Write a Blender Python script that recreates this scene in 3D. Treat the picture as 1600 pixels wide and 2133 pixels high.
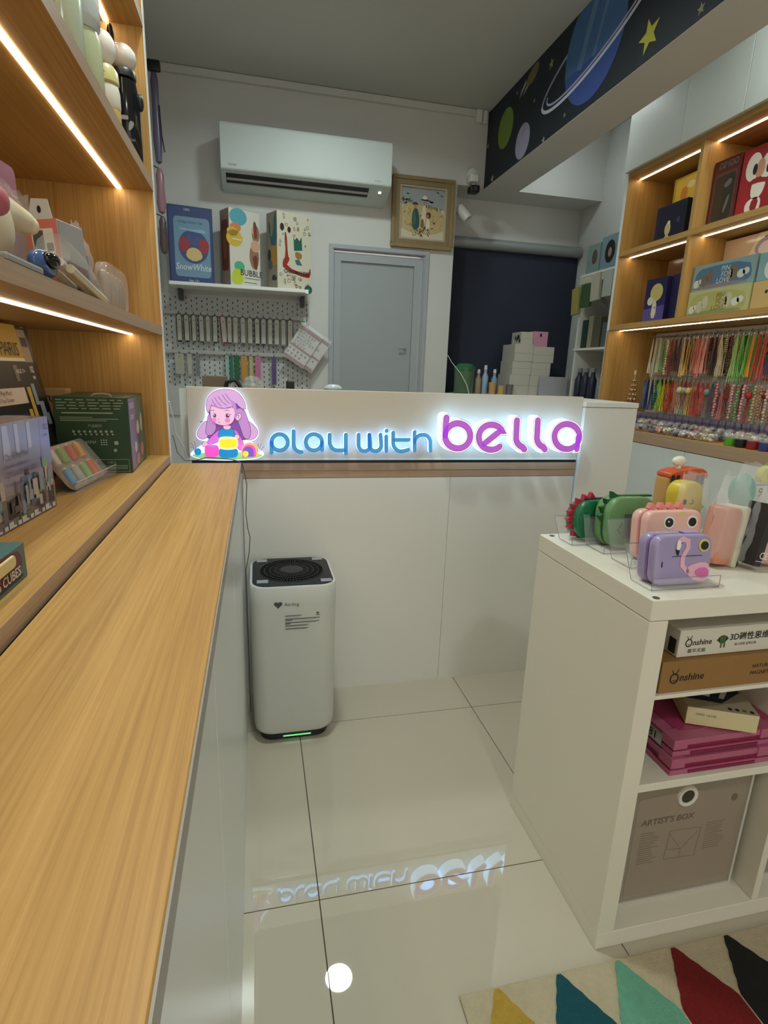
import bpy, bmesh, math, random
from mathutils import Vector, Matrix, Euler
random.seed(7)
for o in list(bpy.data.objects): bpy.data.objects.remove(o)
scene = bpy.context.scene
COL = scene.collection

# ------------------------------------------------------------------ camera
cam_data = bpy.data.cameras.new('camera')
cam_data.sensor_fit = 'HORIZONTAL'; cam_data.sensor_width = 36.0
cam_data.lens = 36.0 * 1137.2 / 1600.0
cam_data.clip_start = 0.02; cam_data.clip_end = 60
cam = bpy.data.objects.new('camera', cam_data); COL.objects.link(cam)
_r = [[0.974819, -0.220416, 0.033832], [-0.022813, -0.249492, -0.968108], [0.221827, 0.942958, -0.248238]]
_m = Matrix(((_r[0][0], -_r[1][0], -_r[2][0]), (_r[0][1], -_r[1][1], -_r[2][1]), (_r[0][2], -_r[1][2], -_r[2][2])))
cam.matrix_world = Matrix.Translation((0, 0, 1.115)) @ _m.to_4x4()
scene.camera = cam

# ------------------------------------------------------------------ world, exposure
w = bpy.data.worlds.new('world'); scene.world = w; w.use_nodes = True
w.node_tree.nodes['Background'].inputs[0].default_value = (1.0, 0.94, 0.84, 1)
w.node_tree.nodes['Background'].inputs[1].default_value = 1.5
vs = scene.view_settings
vs.view_transform = 'Standard'; vs.look = 'None'; vs.gamma = 1.0; vs.use_curve_mapping = False
vs.exposure = 0.0

LED_POWER = 16.0          # emission of the shelf LED strips
DOWN_POWER = 16.0         # watts of one ceiling downlight
SIGN_POWER = 1.0

# ------------------------------------------------------------------ materials
MATS = {}
def nt(m):
    m.use_nodes = True
    t = m.node_tree; return t, t.nodes, t.links, t.nodes['Principled BSDF']
def mat(name, col, rough=0.5, metal=0.0, noise=0.04, nscale=18.0, bump=0.0, spec=0.5, coat=0.0, trans=0.0, alpha=1.0, emit=None, estr=0.0, ior=1.45, bscale=None, sheen=0.0):
    if name in MATS: return MATS[name]
    m = bpy.data.materials.new(name); MATS[name] = m
    t, N, L, p = nt(m)
    p.inputs['Roughness'].default_value = rough; p.inputs['Metallic'].default_value = metal
    p.inputs['Specular IOR Level'].default_value = spec; p.inputs['IOR'].default_value = ior
    p.inputs['Coat Weight'].default_value = coat; p.inputs['Coat Roughness'].default_value = 0.06
    p.inputs['Transmission Weight'].default_value = trans; p.inputs['Alpha'].default_value = alpha
    p.inputs['Sheen Weight'].default_value = sheen
    c = tuple(col[:3])
    tc = N.new('ShaderNodeTexCoord')
    nz = N.new('ShaderNodeTexNoise'); nz.inputs['Scale'].default_value = nscale; nz.inputs['Detail'].default_value = 3
    L.new(tc.outputs['Object'], nz.inputs['Vector'])
    mx = N.new('ShaderNodeMix'); mx.data_type = 'RGBA'
    mx.inputs['A'].default_value = tuple(max(0, x*(1-noise)) for x in c) + (1,)
    mx.inputs['B'].default_value = tuple(min(1, x*(1+noise)) for x in c) + (1,)
    L.new(nz.outputs['Fac'], mx.inputs['Factor']); L.new(mx.outputs['Result'], p.inputs['Base Color'])
    if bump:
        b = N.new('ShaderNodeBump'); b.inputs['Strength'].default_value = bump; b.inputs['Distance'].default_value = 0.01
        n2 = N.new('ShaderNodeTexNoise'); n2.inputs['Scale'].default_value = bscale or nscale*8; n2.inputs['Detail'].default_value = 4
        L.new(tc.outputs['Object'], n2.inputs['Vector']); L.new(n2.outputs['Fac'], b.inputs['Height']); L.new(b.outputs['Normal'], p.inputs['Normal'])
    if emit:
        p.inputs['Emission Color'].default_value = tuple(emit) + (1,); p.inputs['Emission Strength'].default_value = estr
    return m
def s2l(r, g, b):
    f = lambda c: (c/255/12.92) if c/255 <= 0.04045 else ((c/255+0.055)/1.055)**2.4
    return (f(r), f(g), f(b))
def wood(name, axis, c1, c2, c3, rough=0.42, scale=1.0):
    m = bpy.data.materials.new(name); MATS[name] = m
    t, N, L, p = nt(m); p.inputs['Roughness'].default_value = rough; p.inputs['Specular IOR Level'].default_value = 0.4
    tc = N.new('ShaderNodeTexCoord'); mp = N.new('ShaderNodeMapping')
    sc = {'x': (1.6, 105, 105), 'y': (105, 1.6, 105), 'z': (105, 105, 1.6)}[axis]
    mp.inputs['Scale'].default_value = tuple(v*scale for v in sc)
    L.new(tc.outputs['Object'], mp.inputs['Vector'])
    n1 = N.new('ShaderNodeTexNoise'); n1.inputs['Scale'].default_value = 2.2; n1.inputs['Detail'].default_value = 6; n1.inputs['Roughness'].default_value = 0.62; n1.inputs['Distortion'].default_value = 0.25
    L.new(mp.outputs['Vector'], n1.inputs['Vector'])
    mp2 = N.new('ShaderNodeMapping'); sc2 = {'x': (0.4, 7, 7), 'y': (7, 0.4, 7), 'z': (7, 7, 0.4)}[axis]
    mp2.inputs['Scale'].default_value = sc2; L.new(tc.outputs['Object'], mp2.inputs['Vector'])
    n2 = N.new('ShaderNodeTexNoise'); n2.inputs['Scale'].default_value = 1.6; n2.inputs['Detail'].default_value = 2
    L.new(mp2.outputs['Vector'], n2.inputs['Vector'])
    ad = N.new('ShaderNodeMath'); ad.operation = 'MULTIPLY_ADD'; ad.inputs[1].default_value = 0.72
    ml = N.new('ShaderNodeMath'); ml.operation = 'MULTIPLY'; ml.inputs[1].default_value = 0.28
    L.new(n2.outputs['Fac'], ml.inputs[0]); L.new(n1.outputs['Fac'], ad.inputs[0]); L.new(ml.outputs[0], ad.inputs[2])
    cr = N.new('ShaderNodeValToRGB'); e = cr.color_ramp.elements
    e[0].position = 0.34; e[0].color = tuple(c1)+(1,); e[1].position = 0.68; e[1].color = tuple(c3)+(1,)
    x = e.new(0.5); x.color = tuple(c2)+(1,)
    L.new(ad.outputs[0], cr.inputs['Fac']); L.new(cr.outputs['Color'], p.inputs['Base Color'])
    b = N.new('ShaderNodeBump'); b.inputs['Strength'].default_value = 0.05; b.inputs['Distance'].default_value = 0.004
    L.new(n1.outputs['Fac'], b.inputs['Height']); L.new(b.outputs['Normal'], p.inputs['Normal'])
    return m
OAK = dict(c1=(0.345, 0.185, 0.050), c2=(0.445, 0.253, 0.074), c3=(0.53, 0.32, 0.108))
M_OAK_Y = wood('oak_grain_along', 'y', **OAK); M_OAK_Z = wood('oak_grain_upright', 'z', **OAK); M_OAK_X = wood('oak_grain_across', 'x', **OAK)
M_OAK_EDGE = wood('oak_edge_band', 'y', (0.36, 0.24, 0.15), (0.42, 0.28, 0.18), (0.47, 0.32, 0.21))
M_OAK_EDGE_X = wood('oak_edge_band_across', 'x', (0.34, 0.23, 0.15), (0.40, 0.27, 0.18), (0.45, 0.31, 0.21))
M_WHITE = mat('white_laminate', (0.71, 0.70, 0.65), 0.38, noise=0.015, nscale=4)
M_WHITE_GL = mat('white_door_laminate', (0.68, 0.70, 0.67), 0.30, noise=0.012, nscale=3)
M_WALL = mat('white_wall_paint', (0.62, 0.62, 0.60), 0.75, noise=0.03, nscale=3, bump=0.06, bscale=120)
M_CEIL = mat('ceiling_paint', (0.52, 0.52, 0.50), 0.8, noise=0.04, nscale=2, bump=0.05, bscale=90)
M_TILE = mat('beige_polished_tile', (0.47, 0.42, 0.325), 0.012, noise=0.03, nscale=2.2, spec=0.9, ior=1.52)
M_GROUT = mat('dark_grout', (0.045, 0.038, 0.03), 0.8)
M_BLACK = mat('black_plastic', (0.012, 0.012, 0.013), 0.4)
M_DGREY = mat('dark_grey_plastic', (0.05, 0.05, 0.055), 0.45)
M_METAL = mat('brushed_aluminium', (0.6, 0.6, 0.6), 0.3, 1.0)
M_WPLAST = mat('white_plastic', (0.75, 0.75, 0.73), 0.35, noise=0.01)
M_CLEAR = mat('clear_plastic', (0.9, 0.93, 0.95), 0.06, alpha=0.16, spec=0.8)
M_CLEARF = mat('clear_film', (0.85, 0.86, 0.86), 0.12, alpha=0.22, spec=0.9, bump=0.5, nscale=30, bscale=45)
M_INK = mat('black_ink', (0.012, 0.012, 0.012), 0.6)
M_WINK = mat('white_ink', (0.75, 0.75, 0.72), 0.6)
M_GINK = mat('grey_ink', (0.22, 0.22, 0.21), 0.6)

def emis(name, col, s, base=None):
    if name in MATS: return MATS[name]
    return mat(name, base or col, 0.5, noise=0.0, emit=col, estr=s)
M_LED = emis('shelf_led_light', (1.0, 0.83, 0.58), LED_POWER)
def flat(r, g, b, rough=0.5, **k):
    n = 'paint_%d_%d_%d_%d' % (r, g, b, int(rough*100))
    return mat(n, s2l(r, g, b), rough, noise=k.pop('noise', 0.03), **k)

# ------------------------------------------------------------------ mesh builder
class MB:
    def __init__(s): s.v = []; s.f = []; s.mi = []; s.m = 0
    def add(s, vs_, fs_):
        b = len(s.v); s.v += [tuple(x) for x in vs_]
        for f in fs_: s.f.append([i+b for i in f]); s.mi.append(s.m)
        return s
    def box(s, x0, x1, y0, y1, z0, z1):
        if x0 > x1: x0, x1 = x1, x0
        if y0 > y1: y0, y1 = y1, y0
        if z0 > z1: z0, z1 = z1, z0
        return s.add([(x0,y0,z0),(x1,y0,z0),(x1,y1,z0),(x0,y1,z0),(x0,y0,z1),(x1,y0,z1),(x1,y1,z1),(x0,y1,z1)],
                     [(0,3,2,1),(4,5,6,7),(0,1,5,4),(1,2,6,5),(2,3,7,6),(3,0,4,7)])
    def obox(s, c, size, M=None):
        hx, hy, hz = (d/2 for d in size); n = len(s.v)
        s.box(-hx, hx, -hy, hy, -hz, hz)
        for i in range(n, len(s.v)):
            p = Vector(s.v[i])
            if M is not None: p = M @ p
            s.v[i] = tuple(p + Vector(c))
        return s
    def tube(s, pts, r, n=8, cap=True, closed=False):
        pts = [Vector(p) for p in pts]; k = len(pts); rings = []
        rr = r if isinstance(r, (list, tuple)) else [r]*k
        up = None
        for i, p in enumerate(pts):
            if closed: d = pts[(i+1) % k] - pts[i-1]
            else: d = pts[min(i+1, k-1)] - pts[max(i-1, 0)]
            if d.length < 1e-9: d = Vector((0,0,1))
            d.normalize()
            if up is None:
                up = Vector((0,0,1)) if abs(d.z) < 0.9 else Vector((1,0,0))
            a = (up - d*up.dot(d))
            if a.length < 1e-6: a = d.orthogonal()
            a.normalize(); up = a; b = d.cross(a)
            rings.append([p + (a*math.cos(2*math.pi*j/n) + b*math.sin(2*math.pi*j/n))*rr[i] for j in range(n)])
        vs_ = [q for R_ in rings for q in R_]; fs_ = []
        for i in range(k if closed else k-1):
            i2 = (i+1) % k
            for j in range(n):
                j2 = (j+1) % n; fs_.append((i*n+j, i2*n+j, i2*n+j2, i*n+j2)[::-1])
        if cap and not closed:
            fs_.append(tuple(range(n))); fs_.append(tuple((k-1)*n+j for j in reversed(range(n))))
        return s.add(vs_, fs_)
    def lathe(s, prof, c=(0,0,0), n=24, M=None):
        vs_ = []; fs_ = []; k = len(prof)
        for r, z in prof:
            for j in range(n):
                a = 2*math.pi*j/n; p = Vector((r*math.cos(a), r*math.sin(a), z))
                if M is not None: p = M @ p
                vs_.append(p + Vector(c))
        for i in range(k-1):
            for j in range(n):
                j2 = (j+1) % n; fs_.append((i*n+j, i*n+j2, (i+1)*n+j2, (i+1)*n+j))
        if prof[0][0] > 1e-6: fs_.append(tuple(reversed(range(n))))
        if prof[-1][0] > 1e-6: fs_.append(tuple((k-1)*n+j for j in range(n)))
        return s.add(vs_, fs_)
    def ball(s, c, r, n=12, k=8):
        rx = r if isinstance(r, (tuple, list)) else (r, r, r)
        vs_ = [(c[0], c[1], c[2]-rx[2])]; fs_ = []
        for i in range(1, k):
            t = math.pi*i/k
            for j in range(n):
                a = 2*math.pi*j/n
                vs_.append((c[0]+rx[0]*math.sin(t)*math.cos(a), c[1]+rx[1]*math.sin(t)*math.sin(a), c[2]-rx[2]*math.cos(t)))
        vs_.append((c[0], c[1], c[2]+rx[2])); last = len(vs_)-1
        for j in range(n):
            j2 = (j+1) % n; fs_.append((0, 1+j2, 1+j)); fs_.append((last, last-n+j, last-n+j2))
        for i in range(k-2):
            for j in range(n):
                j2 = (j+1) % n; a = 1+i*n; fs_.append((a+j, a+j2, a+n+j2, a+n+j))
        return s.add(vs_, fs_)
    def poly(s, pts, F, a=0.0, b=0.001):
        """extrude the 2-D outline pts from n=a to n=b in frame F=(origin,u,v)"""
        o, u, v = (Vector(x) for x in F); n = u.cross(v).normalized(); k = len(pts)
        ar = sum(pts[i][0]*pts[(i+1)%k][1]-pts[(i+1)%k][0]*pts[i][1] for i in range(k))
        if ar < 0: pts = pts[::-1]
        lo = [o+u*x+v*y+n*a for x, y in pts]; hi = [o+u*x+v*y+n*b for x, y in pts]
        fs_ = [tuple(range(k, 2*k))]
        if b-a > 5e-5:
            fs_.append(tuple(reversed(range(k))))
            for i in range(k): j = (i+1) % k; fs_.append((i, j, k+j, k+i))
        return s.add(lo+hi, fs_)
    def stroke(s, path, wd, F, a=0.0, b=0.001, cap=7, closed=False):
        """a rounded pen stroke of width wd along the 2-D path"""
        P = [Vector((x, y)) for x, y in path]; h = wd/2
        if closed: P = P + [P[0]]
        k = len(P); Ls = []; Rs = []
        for i in range(k):
            if closed: d0 = P[i]-P[i-1 if i else k-2]; d1 = P[(i+1) if i < k-1 else 1]-P[i]
            else: d0 = P[i]-P[max(i-1, 0)]; d1 = P[min(i+1, k-1)]-P[i]
            if d0.length < 1e-9: d0 = d1
            if d1.length < 1e-9: d1 = d0
            d0.normalize(); d1.normalize(); d = d0+d1
            if d.length < 1e-6: d = d0
            d.normalize(); nn = Vector((-d.y, d.x)); c = max(0.5, nn.dot(Vector((-d0.y, d0.x))))
            Ls.append(P[i]+nn*h/c); Rs.append(P[i]-nn*h/c)
        o, u, v = (Vector(x) for x in F); n = u.cross(v).normalized()
        W3 = lambda q, z: o+u*q.x+v*q.y+n*z
        if closed:
            vs_ = [W3(q, b) for q in Ls]+[W3(q, b) for q in Rs]; fs_ = []
            for i in range(k-1): fs_.append((i, k+i, k+i+1, i+1))
            if b-a > 5e-5:
                vs_ += [W3(q, a) for q in Ls]+[W3(q, a) for q in Rs]
                for i in range(k-1):
                    fs_.append((2*k+i, i, i+1, 2*k+i+1)); fs_.append((k+i, 3*k+i, 3*k+i+1, k+i+1)); fs_.append((2*k+i+1, 3*k+i+1, 3*k+i, 2*k+i))
            return s.add(vs_, fs_)
        def arc(c, p, q):
            a0 = math.atan2(*(p-c).yx); r = h; return [c+Vector((math.cos(a0-math.pi*t/cap), math.sin(a0-math.pi*t/cap)))*r for t in range(1, cap)]
        e1 = arc(P[-1], Ls[-1], Rs[-1]); e0 = arc(P[0], Rs[0], Ls[0])
        vs_ = []; fs_ = []
        for z in ((b,) if b-a <= 5e-5 else (b, a)):
            base = len(vs_); vs_ += [W3(q, z) for q in Ls+Rs+e1+e0]
            quads = [(i, k+i, k+i+1, i+1) for i in range(k-1)]
            quads.append((k-1, 2*k-1)+tuple(2*k+i for i in reversed(range(cap-1))))
            quads.append((k, 0)+tuple(2*k+cap-1+i for i in reversed(range(cap-1))))
            if z == b: fs_ += [tuple(base+i for i in f) for f in quads]
            else: fs_ += [tuple(base+i for i in reversed(f)) for f in quads]
        if b-a > 5e-5:
            loop = list(range(k)) + [2*k+i for i in range(cap-1)] + [k+i for i in reversed(range(k))] + [2*k+cap-1+i for i in range(cap-1)]
            N_ = 2*k+2*(cap-1)
            for i in range(len(loop)):
                p_, q_ = loop[i], loop[(i+1) % len(loop)]; fs_.append((p_, q_, N_+q_, N_+p_))
        return s.add(vs_, fs_)
    def text(s, string, F, x, y, hgt, n=0.0004, align='LEFT', sx=1.0, shear=0.0, bold=0.0, ext=0.0, rot=0.0):
        """flat lettering: capital height hgt, lower-left at (x,y) in frame F"""
        me = text_mesh(string, align, shear, bold)
        if me is None: return s
        vs0, fs0 = me; k = hgt/0.72
        o, u, v = (Vector(q) for q in F); nn = u.cross(v).normalized()
        cr, sr = math.cos(rot), math.sin(rot)
        pts = []
        for px, py in vs0:
            a_, b_ = px*k*sx, py*k
            pts.append(o+u*(x+a_*cr-b_*sr)+v*(y+a_*sr+b_*cr)+nn*n)
        return s.add(pts, fs0)
    def build(s, name, m, parent=None, smooth=False, bevel=0.0, seg=2, world=True, ang=35):
        me = bpy.data.meshes.new(name)
        off = Vector((0,0,0))
        if parent is not None and world: off = world_loc(parent)
        me.from_pydata([tuple(Vector(q)-off) for q in s.v], [], s.f)
        ms = m if isinstance(m, (list, tuple)) else [m]
        for q in ms: me.materials.append(q)
        if len(ms) > 1: me.polygons.foreach_set('material_index', s.mi)
        if bevel:
            bm = bmesh.new(); bm.from_mesh(me)
            bmesh.ops.remove_doubles(bm, verts=bm.verts, dist=1e-6)
            eds = [e for e in bm.edges if len(e.link_faces) == 2 and e.calc_face_angle(0) > math.radians(ang)]
            bmesh.ops.bevel(bm, geom=eds, offset=bevel, segments=seg, profile=0.5, affect='EDGES', clamp_overlap=True)
            bm.to_mesh(me); bm.free()
        me.update()
        if smooth:
            me.polygons.foreach_set('use_smooth', [True]*len(me.polygons))
            if smooth != 'all': me.set_sharp_from_angle(angle=math.radians(40))
        o = bpy.data.objects.new(name, me); COL.objects.link(o)
        if parent is not None: o.parent = parent
        return o
def world_loc(o):
    l = Vector((0,0,0))
    while o is not None: l = l + o.location; o = o.parent
    return l
_TC = {}
def text_mesh(string, align, shear, bold):
    key = (string, align, shear, bold)
    if key in _TC: return _TC[key]
    cu = bpy.data.curves.new('lettering', 'FONT'); cu.body = string; cu.align_x = align; cu.size = 1.0; cu.shear = shear; cu.offset = bold
    cu.resolution_u = 2; cu.fill_mode = 'FRONT'
    ob = bpy.data.objects.new('lettering', cu); COL.objects.link(ob)
    me = ob.to_mesh()
    r = ([(v.co.x, v.co.y) for v in me.vertices], [tuple(p.vertices) for p in me.polygons]) if me and len(me.vertices) else None
    ob.to_mesh_clear(); bpy.data.objects.remove(ob); bpy.data.curves.remove(cu)
    _TC[key] = r; return r
def tag(o, label=None, cat=None, group=None, kind=None):
    if label: o['label'] = label
    if cat: o['category'] = cat
    if group: o['group'] = group
    if kind: o['kind'] = kind
    return o
def thing(name, label, cat, loc=(0,0,0), rotz=0.0, group=None, rot=None):
    o = bpy.data.objects.new(name, None); COL.objects.link(o); o.empty_display_size = 0.05
    o.location = loc; o.rotation_euler = rot if rot else (0, 0, rotz)
    return tag(o, label, cat, group)
def copy_tree(o, parent=None):
    c = o.copy(); COL.objects.link(c); c.parent = parent
    for ch in o.children: copy_tree(ch, c)
    return c
def struct(o): o['kind'] = 'structure'; return o
def circ(cx, cy, rx, ry=None, n=24, a0=0.0, a1=2*math.pi):
    ry = rx if ry is None else ry
    full = abs(a1-a0-2*math.pi) < 1e-6
    return [(cx+rx*math.cos(a0+(a1-a0)*i/(n if full else n-1)), cy+ry*math.sin(a0+(a1-a0)*i/(n if full else n-1))) for i in range(n)]
def rrect(x0, y0, x1, y1, r, n=5):
    P = []
    for cx, cy, a in ((x1-r, y1-r, 0), (x0+r, y1-r, 90), (x0+r, y0+r, 180), (x1-r, y0+r, 270)):
        for i in range(n+1): t = math.radians(a+90*i/n); P.append((cx+r*math.cos(t), cy+r*math.sin(t)))
    return P
def smoothpoly(pts, it=2, closed=True):
    for _ in range(it):
        q = []; k = len(pts)
        for i in range(k if closed else k-1):
            a, b = pts[i], pts[(i+1) % k]
            q += [(a[0]*.75+b[0]*.25, a[1]*.75+b[1]*.25), (a[0]*.25+b[0]*.75, a[1]*.25+b[1]*.75)]
        if not closed: q = [pts[0]]+q+[pts[-1]]
        pts = q
    return pts
FX = lambda o: (o, (1,0,0), (0,0,1))      # frame facing -Y (towards the viewer)
FNX = lambda o: (o, (0,-1,0), (0,0,1))    # frame facing -X   (u along -Y)
FPX = lambda o: (o, (0,1,0), (0,0,1))     # frame facing +X   (u along +Y)
FUP = lambda o: (o, (1,0,0), (0,1,0))     # frame facing up
# ------------------------------------------------------------------ the room
ZC = 2.75; YB = 3.80; XLW = -0.62; XRW = 2.38; YF = -1.9; YA = 4.06; XC = 1.312; ZB = 2.308
fl = MB().box(XLW-0.1, XRW+0.1, YF-0.1, YA+0.1, -0.06, -0.003).build('floor', M_GROUT); struct(fl)
gx0, gy0, T = 0.107, 0.939, 0.594
tile_me = None
for i in range(-2, 5):
    for j in range(-5, 7):
        x0, x1 = gx0+i*T, gx0+(i+1)*T; y0, y1 = gy0+j*0.612, gy0+(j+1)*0.612
        x0, x1 = max(x0, XLW), min(x1, XRW); y0, y1 = max(y0, YF), min(y1, YA)
        if x1-x0 < 0.02 or y1-y0 < 0.02: continue
        MB().box(x0+0.0012, x1-0.0012, y0+0.0012, y1-0.0012, -0.003, 0.0).build('floor_tile', M_TILE, fl)
# back wall with the alcove opening at its end
b = MB(); b.box(XLW-0.1, 0.485, YB, YB+0.1, 0, ZC); b.box(0.485, 1.122, YB, YB+0.1, 1.885, ZC); b.box(1.122, XC, YB, YB+0.1, 0, ZC)
b.box(XC, XRW, YB, YB+0.1, ZB+0.012, ZC)
struct(b.build('wall_back', M_WALL))
struct(MB().box(XLW-0.1, XLW, YF, YB, 0, ZC).build('wall_left', M_WALL))
struct(MB().box(XRW, XRW+0.1, YF, YA+0.1, 0, ZC).build('wall_right', M_WALL))
b = MB(); b.box(XLW-0.1, -0.35, YF-0.1, YF, 0, ZC); b.box(2.1, XRW+0.1, YF-0.1, YF, 0, ZC); b.box(-0.35, 2.1, YF-0.1, YF, 2.45, ZC); b.box(-0.35, 2.1, YF-0.1, YF, 0, 0.06)
struct(b.build('wall_front', M_WALL))
# unseen glazed front, added so world light fills the room from behind
wn = thing('fill_window_1', 'unseen glazed front added for fill light behind the photographer', 'window', (0.9, YF, 0.06)); wn['kind'] = 'structure'
for k in range(4):
    xa = -0.35+k*0.6125
    MB().box(xa+0.02, xa+0.5925, YF-0.06, YF-0.05, 0.08, 2.43).build('pane', mat('shop_glass', (0.95, 0.97, 0.97), 0.02, alpha=0.08), wn)
    MB().box(xa, xa+0.02, YF-0.08, YF-0.03, 0.06, 2.45).build('mullion', M_METAL, wn)
MB().box(2.08, 2.10, YF-0.08, YF-0.03, 0.06, 2.45).build('mullion', M_METAL, wn)
b = MB(); b.box(XC-0.1, XRW, YA, YA+0.1, 0, ZB+0.02); b.box(XC-0.1, XC, YB+0.1, YA, 0, ZB+0.02)
struct(b.build('wall_alcove', M_WALL))
struct(MB().box(XC, XRW, YB+0.1, YA, ZB+0.012, ZB+0.1).build('ceiling_alcove', M_WALL))
struct(MB().box(XLW-0.1, XRW+0.1, YF-0.1, YB+0.1, ZC, ZC+0.1).build('ceiling', M_CEIL))
# boxed conduit along the joint of ceiling and back wall
b = MB().box(XLW, 1.40, YB-0.030, YB, ZC-0.040, ZC-0.002)
co = tag(b.build('cable_conduit', M_WALL, bevel=0.004), 'white cable trunking along the top of the back wall', 'cable trunking')
tag(MB().box(1.40, 1.44, YB-0.04, YB, ZC-0.075, ZC-0.002).box(1.446, 1.475, YB-0.035, YB, ZC-0.075, ZC-0.002).build('junction_box', M_WPLAST, bevel=0.004), 'pair of small white junction blocks at the trunking end', 'junction box')
# ceiling beam with the printed space border
beam = struct(MB().box(1.495, 1.73, YF, YB, ZB, ZC).build('trim_1', M_WALL))
mural = tag(MB().box(1.4935, 1.495, 0.9, YB-0.003, ZB+0.002, ZC-0.002).build('wall_mural', mat('night_sky_paper', (0.010, 0.016, 0.026), 0.6, noise=0.2, nscale=60)), 'dark outer space wallpaper border with planets on the ceiling beam', 'wallpaper')

# door in the back wall
M_DOOR = mat('grey_door_paint', (0.34, 0.37, 0.39), 0.45, noise=0.02, nscale=5, bump=0.03)
M_DOORF = mat('grey_door_frame_paint', (0.37, 0.40, 0.43), 0.4, noise=0.02)
door = thing('door_1', 'grey panelled door closed in the back wall', 'door', (0.8, YB, 0)); door['kind'] = 'structure'
b = MB()
for a0, a1, d in ((0.0, 0.024, 0.016), (0.024, 0.030, 0.008)):
    b.box(0.472+a0, 0.472+a1, YB-d, YB+0.02, 0, 1.898-a1); b.box(1.138-a1, 1.138-a0, YB-d, YB+0.02, 0, 1.898-a1)
    b.box(0.472+a0, 1.138-a0, YB-d, YB+0.02, 1.898-a1, 1.898-a0)
b.build('architrave', M_DOORF, door)
b = MB(); b.box(0.485, 0.505, YB, YB+0.1, 0, 1.885); b.box(1.105, 1.122, YB, YB+0.1, 0, 1.885); b.box(0.505, 1.105, YB, YB+0.1, 1.868, 1.885)
b.build('door_frame', M_DOORF, door)
b = MB(); b.box(0.508, 0.552, YB+0.012, YB+0.05, 0.01, 1.856); b.box(1.048, 1.096, YB+0.012, YB+0.05, 0.01, 1.856)
b.box(0.552, 1.048, YB+0.012, YB+0.05, 1.806, 1.856); b.box(0.552, 1.048, YB+0.012, YB+0.05, 0.01, 0.16)
sl = b.build('door_stiles', M_DOORF, door)
MB().box(0.553, 1.047, YB+0.026, YB+0.046, 0.16, 1.805).build('door_panel', M_DOOR, door)
hd = MB(); hd.lathe([(0.0, 0), (0.012, 0), (0.012, 0.006), (0.0, 0.006)], (1.005, YB+0.026, 1.28), 16, Matrix.Rotation(math.radians(90), 3, 'X'))
hd.tube([(1.005, YB+0.022, 1.28), (1.005, YB+0.006, 1.28), (0.998, YB+0.0, 1.28), (0.955, YB-0.002, 1.276)], 0.005, 8)
hd.build('handle', M_DOOR, door, smooth=True)
# roller blind in the alcove
bl = thing('roller_blind', 'dark navy roller blind lowered in the alcove behind the counter', 'blind', (1.9, YA-0.06, 2.02))
MB().box(XC+0.01, XRW-0.01, YA-0.045, YA-0.042, 0.5, 2.0).build('blind_fabric', mat('navy_blind_fabric', (0.022, 0.026, 0.046), 0.85, noise=0.1, nscale=5, bump=0.05), bl)
MB().tube([(XC+0.01, YA-0.06, 2.024), (XRW-0.01, YA-0.06, 2.024)], 0.038, 16).build('blind_cassette', mat('grey_cassette', (0.30, 0.32, 0.32), 0.35, metal=0.3), bl, smooth=True)
tag(MB().box(XC, XRW, YA-0.03, YA, 0.45, 0.50).build('window_sill', M_WHITE), 'white sill under the navy roller blind', 'sill', kind='structure')

# ------------------------------------------------------------------ ceiling downlights
M_DL = emis('downlight_diffuser', (0.90, 1.0, 0.98), 18.0)
DL = [(0.436, 2.683, 'above the cashier counter', 0.80), (0.06, 1.20, 'added unseen as fill above the aisle', 0.90), (0.436, -0.95, 'added unseen as fill, nearest the shop front', 0.75), (1.80, 3.30, 'between the beam and the wall cabinet, far one', 0.07), (1.80, 1.62, 'between the beam and the wall cabinet, near one', 0.36)]  # aisle and shop front ones are unseen, added for general ambient fill
for k, (x, y, wh, pw_) in enumerate(DL):
    t = thing('ceiling_downlight', 'round white ceiling downlight ' + wh, 'downlight', (x, y, ZC), group='round ceiling downlights')
    MB().lathe([(0.088, -0.001), (0.088, -0.006), (0.100, -0.006), (0.106, 0.0), (0.088, 0.0)], (x, y, ZC), 40).build('trim_ring', M_WPLAST, t, smooth=True)
    MB().lathe([(0.0, -0.003), (0.088, -0.003), (0.088, -0.001), (0.0, -0.001)], (x, y, ZC), 40).build('diffuser', M_DL, t)
    ld = bpy.data.lights.new('downlight_lamp', 'AREA'); ld.shape = 'DISK'; ld.size = 0.17; ld.energy = DOWN_POWER*pw_; ld.color = (0.86, 1.0, 0.965); ld.spread = math.radians(160)
    lo = bpy.data.objects.new('downlight_lamp', ld); COL.objects.link(lo); lo.parent = t; lo.location = (0, 0, -0.008)
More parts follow.
